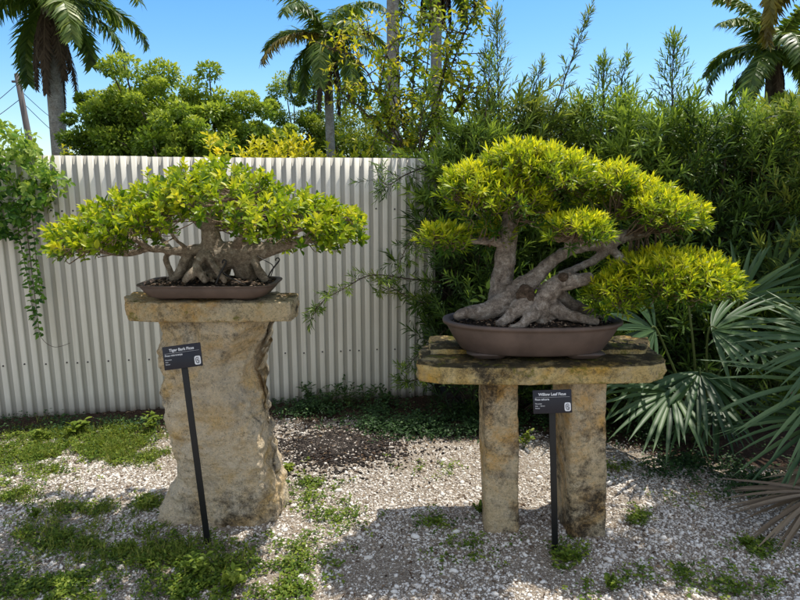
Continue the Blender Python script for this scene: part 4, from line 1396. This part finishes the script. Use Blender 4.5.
# golden shrub peeking over the fence, yellow leaved tall shrub
def leafy_shrub(px, top_py, hw, Y, label, n, mat, leaf, zl, name='shrub', group=None, vm=.55):
    top = P(px, top_py, Y)
    k = Y / FPX
    b = np.array([top[0], Y, 0])
    t = thing(name, label, 'shrub', b, group)
    mbl_, mbs_ = MB(), MB()
    x = rng.uniform(-1, 1, n)
    dpt = rng.uniform(-1, 1, n)
    z = zl + (top[2] - zl) * (1 - .35 * x ** 2 - .25 * dpt ** 2) * rng.uniform(.55, 1, n)
    pos = np.stack([b[0] + x * hw * k, Y + dpt * hw * k * .6, z], 1)
    pos[:, 2] += .1 * fbm(pos * 4, 2, px)
    d_ = np.stack([x * .6, dpt * .4, np.ones(n)], 1) + rng.normal(0, .4, (n, 3))
    shoots(mbl_, pos, d_, leaf * 1.5, 9, leaf, leaf * .42, OVAL, np.clip(rng.normal(vm, .2, n), 0, 1), 75, 30, .3)
    for i in range(0, n, 3):
        mbs_.add(*tube([b + [0, 0, -.02], b * .5 + pos[i] * .5 + rng.normal(0, .03, 3), pos[i]], [.012, .007, .003], 4, n=6, cap=False))
    mbl_.build('crown', M[mat], t)
    mbs_.build('stems', M['trunk'], t, True)


leafy_shrub(278, 140, 52, 5.0, 'golden leaved shrub showing over the fence top above the left bonsai', 330, 'croton', .06, 1.15, 'golden_shrub')
leafy_shrub(222, 140, 24, 4.9, 'small reddish golden shrub over the fence behind the left bonsai crown', 50, 'croton', .06, 1.1, 'golden_shrub', None, .8)
leafy_shrub(352, 140, 45, 5.1, 'mixed green and yellow shrub over the fence below the middle palm', 150, 'yellow', .06, 1.0, 'leafy_shrub', None, .45)
leafy_shrub(62, 140, 7, 4.5, 'thin pale sprig standing over the fence before the left palm trunk', 8, 'yellow', .035, 1.5, 'sprig', None, .6)
leafy_shrub(485, 165, 60, 5.2, 'pale green leafy shrub behind the hedge left of the spire', 150, 'yellow', .05, .9, 'leafy_shrub', None, .15)

t0 = np.array([*P(415, 150, 5.0)[:2], 0])
t = thing('tall_shrub', 'tall airy shrub with yellow green leaves rising above the right end of the fence', 'shrub', t0)
mbl_, mbs_ = MB(), MB()
canes = [[(415, 170), (420, 120), (428, 60), (432, -5)], [(410, 170), (402, 120), (398, 60), (404, 5)], [(420, 165), (440, 100), (458, 50), (478, 2)], [(408, 170), (385, 110), (360, 62), (328, 48)], [(412, 170), (392, 95), (372, 40), (352, 30)],
         [(418, 165), (432, 110), (445, 70), (447, 30)], [(405, 172), (380, 130), (352, 100), (338, 88)], [(412, 172), (412, 110), (415, 60), (420, 20)], [(424, 165), (450, 120), (462, 100), (470, 85)], [(405, 170), (388, 120), (380, 85), (392, 40)]]
for ci, cn in enumerate(canes):
    Q = [t0 + [0, 0, .3]] + [P(x, y, 5.0 + .12 * math.sin(ci * 2.1) * (i + 1)) for i, (x, y) in enumerate(cn)]
    path, rad = smoothpath(Q, [.012, .009, .007, .005, .002], 30)
    mbs_.add(*tube(path, rad, 5))
    n = 40 if ci not in (3, 4) else 26
    fr_ = rng.uniform(.28, 1, n)
    R = np.stack([np.interp(fr_ * 29, range(30), path[:, k]) for k in range(3)], 1)
    D = rng.normal(0, .8, (n, 3)) + [0, 0, .35]
    yel = .78 if ci in (3, 4) else .36
    L_ = rng.uniform(.1, .26, n)
    shoots(mbl_, R, D, L_, 11,   .06, .025, DIAM, np.clip(rng.normal(yel, .2, n), 0, 1), 72, 35, .35, stem=mbs_, droop=.15)
mbl_.build('crown', M['yellow'], t)
mbs_.build('stems', M['trunk'], t, True)

# ------------------------------------------------------------------ vine at left
vb = np.array([*G(-6, 404)[:2], 0])
t = thing('climbing_vine', 'leafy green vine draped over the left end of the fence with hanging strand', 'vine', vb)
mbl_, mbs_ = MB(), MB()
n = 380
pos, d_, vv = [], [], []
while len(pos) < n:
    x, y = rng.uniform(-70, 62), rng.uniform(122, 235)
    topl = 122 + max(0, x - 8) * .75 + (8 if x > 45 else 0)
    botl = 232 - max(0, x - 20) * .9 if x > 20 else 236
    if y < topl or y > botl: continue
    yy = 4.02 + rng.uniform(-.12, .22) - (y - 122) * .0006
    pos.append(P(x, y, yy))
    d_.append([rng.normal(.2, .6), rng.normal(-.6, .4), rng.normal(.0, .5)])
    vv.append(.85 - (y - topl) / 150 + rng.normal(0, .15))
shoots(mbl_, np.array(pos), np.array(d_), .07, 8, .05, .03, OVAL, np.clip(vv, 0, 1), 80, 45, .3, droop=.25)
strand = [[(22, 195), (28, 240), (34, 290), (40, 336)], [(14, 200), (20, 240), (28, 280), (34, 318)], [(30, 190), (34, 235), (38, 275), (42, 300)]]
for sN in strand:
    Q = [P(x, y, 4.0) for x, y in sN]
    path, rad = smoothpath(Q, [.003, .003, .002, .001], 24)
    mbs_.add(*tube(path, rad, 4))
    R = np.repeat(path[::1], 3, 0) + rng.normal(0, .006, (72, 3))
    D = np.stack([np.where(np.arange(72) % 2, 1, -1) * rng.uniform(.6, 1, 72), rng.normal(-.35, .25, 72), rng.normal(-.35, .25, 72)], 1)
    add_leaves(mbl_, R, D, np.array([0, -.8, .6]) + rng.normal(0, .3, (72, 3)), rng.uniform(.03, .045, 72), rng.uniform(.018, .026, 72), OVAL, np.clip(rng.normal(.3, .15, 72), 0, 1))
for k in range(10):
    q = pos[rng.integers(len(pos))]
    mbs_.add(*tube([vb + [0, 0, 0], P(-20, 180, 4.1), q], [.012, .008, .003], 5, n=10, cap=False))
Q = [P(40, 336, 4.0), P(46, 343, 4.02), P(54, 347, 4.04), P(62, 346, 4.06), P(70, 343, 4.08)]
mbs_.add(*tube(Q, [.0015] * 5, 4, n=14))
mbl_.build('leaves', M['vine'], t, True)
mbs_.build('stems', M['trunk'], t, True)
weed(1, 413, .5, 12, .07, .016, 'dark spiky plant cut by the left border in front of the fence', 'shade_weed', LONG, .1, .4)

# ------------------------------------------------------------------ palms
def frond_mesh(mb, base, az, elev, L, curl, n=46, lw=.045, ll=.5, v=.5, droop=.55, rach=.02):
    K = 24
    d = np.array([math.cos(az) * math.cos(elev), math.sin(az) * math.cos(elev), math.sin(elev)])
    pts = [np.array(base, float)]
    e = elev
    for k in range(K - 1):
        e -= curl / K * (.35 + 1.3 * k / K)
        pts.append(pts[-1] + np.array([math.cos(az) * math.cos(e), math.sin(az) * math.cos(e), math.sin(e)]) * L / K)
    pts = np.array(pts)
    mb.add(*tube(pts, np.linspace(rach, rach * .25, K), 5), v=.6)
    T = norm(np.gradient(pts, axis=0))
    side0 = np.array([-math.sin(az), math.cos(az), 0])
    t = np.linspace(.1, .99, n)
    R = np.stack([np.interp(t * (K - 1), range(K), pts[:, k]) for k in range(3)], 1)
    TT = np.stack([np.interp(t * (K - 1), range(K), T[:, k]) for k in range(3)], 1)
    up = norm(np.cross(TT, side0))
    up *= np.sign(up[:, 2:3] + 1e-6)
    for sgn in (-1, 1):
        for plane in (0, .45):
            D = side0 * sgn + TT * .65 + up * (plane - .1) + rng.normal(0, .13, R.shape)
            D[:, 2] -= droop
            ln_ = ll * (1 - .55 * np.abs(t - .42) ** 1.2 - .3 * t) * rng.uniform(.8, 1.1, n)
            add_leaves(mb, R, D, up + rng.normal(0, .25, R.shape), ln_, lw, BLADE, np.clip(rng.normal(v, .16, n) - .1 * plane, 0, 1))


def palm(px, py, Y, tw, base_px, label, nf=13, L=2.4, gold=(), skirt=0, seed=0, els=(1.25, -.5), ll=.55, lw=.05, nleaf=46, curl=1.5, az0=0.0, tm='palm_trunk'):
    crown = P(px, py, Y)
    bx = P(base_px, 150, Y)[0]
    b = np.array([bx, Y, 0])
    t = thing('palm_tree', label, 'palm', b)
    zc = crown[2]
    mk('trunk', *tube([b + [0, 0, -.1], b * .5 + crown * .5 + [0, 0, 0], crown - [0, 0, .1], crown + [0, 0, .3]], [tw * 1.15, tw * 1.05, tw * .95, tw * .5], 14, n=16), M[tm], t, True)
    for k in range(nf):
        f = k / max(nf - 1, 1)
        mb_ = MB()
        az = az0 + k * 2.39996
        el = els[0] + (els[1] - els[0]) * f ** .8
        frond_mesh(mb_, crown + [0, 0, .15], az, el, L * rng.uniform(.88, 1.08), curl * rng.uniform(.8, 1.2), nleaf, lw, ll, .5 + .15 * (1 - f) + rng.normal(0, .06))
        mb_.build('frond', M['palm_gold' if k in gold else 'palm'], t)
    for k in range(skirt):
        mb_ = MB()
        frond_mesh(mb_, crown + [math.cos(k * 2.4) * tw * .6, math.sin(k * 2.4) * tw * .6, .05], k * 2.4, -1.25, L * rng.uniform(.5, .85), .35, 34, lw * .8, ll * .55, .4, 1.2)
        fo = mb_.build('frond', M['palm_dead'], t)
        fo['label'] = 'hanging dry brown frond'


palm(48, 10, 13.0, .15, 58, 'palm with drooping fronds and grey trunk behind the left end of the fence', 15, 2.35, (), 8, ll=.62, curl=1.9, az0=.3, els=(1.2, -.15))
palm(327, 42, 17.0, .12, 332, 'palm with full crown of green fronds behind the middle of the fence', 16, 2.4, (9,), 8, ll=.6, curl=1.7, az0=1.0)
palm(436, -42, 15.0, .13, 438, 'palm with dark dry skirt at the top edge above the tall yellow shrub', 12, 2.0, (), 10, ll=.5, az0=2.0)
palm(392, -120, 14.0, .13, 394, 'tall palm showing only its bare pale trunk behind the yellow shrub', 12, 2.3, (), 0, az0=.7, els=(1.25, .1))
palm(774, 56, 12.0, .12, 776, 'palm with dark feathery fronds rising behind the hedge at right', 14, 1.75, (), 3, ll=.45, curl=1.5, az0=2.6, tm='trunk')
palm(832, -40, 9.0, .12, 850, 'palm outside the right border with golden frond hanging into view', 12, 1.6, tuple(range(12)), 0, ll=.4, curl=1.7, az0=3.1, els=(.75, -.3))

# tree standing outside the right border, its crown above the frame dapples the gravel and the hedge
b = np.array([4.1, 4.3, 0])
t = thing('shade_tree', 'spreading tree outside the right border shading the gravel and palmettos', 'tree', b)
mbl_, mbs_ = MB(), MB()
ctr = np.array([3.05, 3.35, 3.85])
mbs_.add(*tube([b - [0, 0, .1], b + [0, 0, 1.6], b + [-.3, -.2, 3.0]], [.13, .11, .07], 10, n=8))
for _ in range(105):
    u = norm(rng.normal(0, 1, 3)) * rng.uniform(.3, 1)
    c = ctr + u * [.9, .6, .4]
    m_ = 80
    w_ = norm(rng.normal(0, 1, (m_, 3))) * rng.uniform(.2, 1, (m_, 1))
    add_leaves(mbl_, c + w_ * [.26, .26, .16], w_ + rng.normal(0, .5, (m_, 3)), w_ * .5 + [0, 0, .8] + rng.normal(0, .3, (m_, 3)), rng.uniform(.06, .1, m_), rng.uniform(.03, .05, m_), DIAM, np.clip(rng.normal(.45, .15, m_), 0, 1))
    mbs_.add(*tube([b + [-.3, -.2, 2.9], (b + c) / 2 + [0, 0, 1.5], c], [.03, .02, .008], 5, n=6))
mbl_.build('crown', M['tree'], t)
mbs_.build('trunk', M['trunk'], t, True)

# ------------------------------------------------------------------ utility pole and wires
A, B = P(17, 74, 22), P(31, 150, 22)
dirp = norm(A - B)
b0 = B - dirp * (B[2] / dirp[2])
t = thing('utility_pole', 'leaning grey wooden utility pole far behind the vine at left', 'utility pole', b0)
mk('pole', *tube([b0 - [0, 0, .1], (b0 + A) / 2, A], [.13, .11, .09], 10), M['pole'], t, True)
mk('crossarm', *box(A + [.25, 0, -.25], (.9, .07, .07)), M['pole'], t)
mk('insulator', *tube([A + [.6, 0, -.22], A + [.6, 0, -.05]], [.04, .02], 8), M['pole'], t)
for (x0, y0, x1, y1, Y1) in ((17, 84, -40, 120, 20), (19, 100, -40, 132, 20), (22, 92, 70, 128, 26), (24, 104, 80, 150, 26)):
    p0, p1 = P(x0, y0, 22), P(x1, y1, Y1)
    mid = (p0 + p1) / 2 - [0, 0, .15]
    meta(MB().add(*tube([p0, mid, p1], [.011] * 3, 5, n=12)).build('power_line', M['black'], origin=p0), 'thin black power line strung from the leaning utility pole', 'power line', 'power lines on the utility pole')
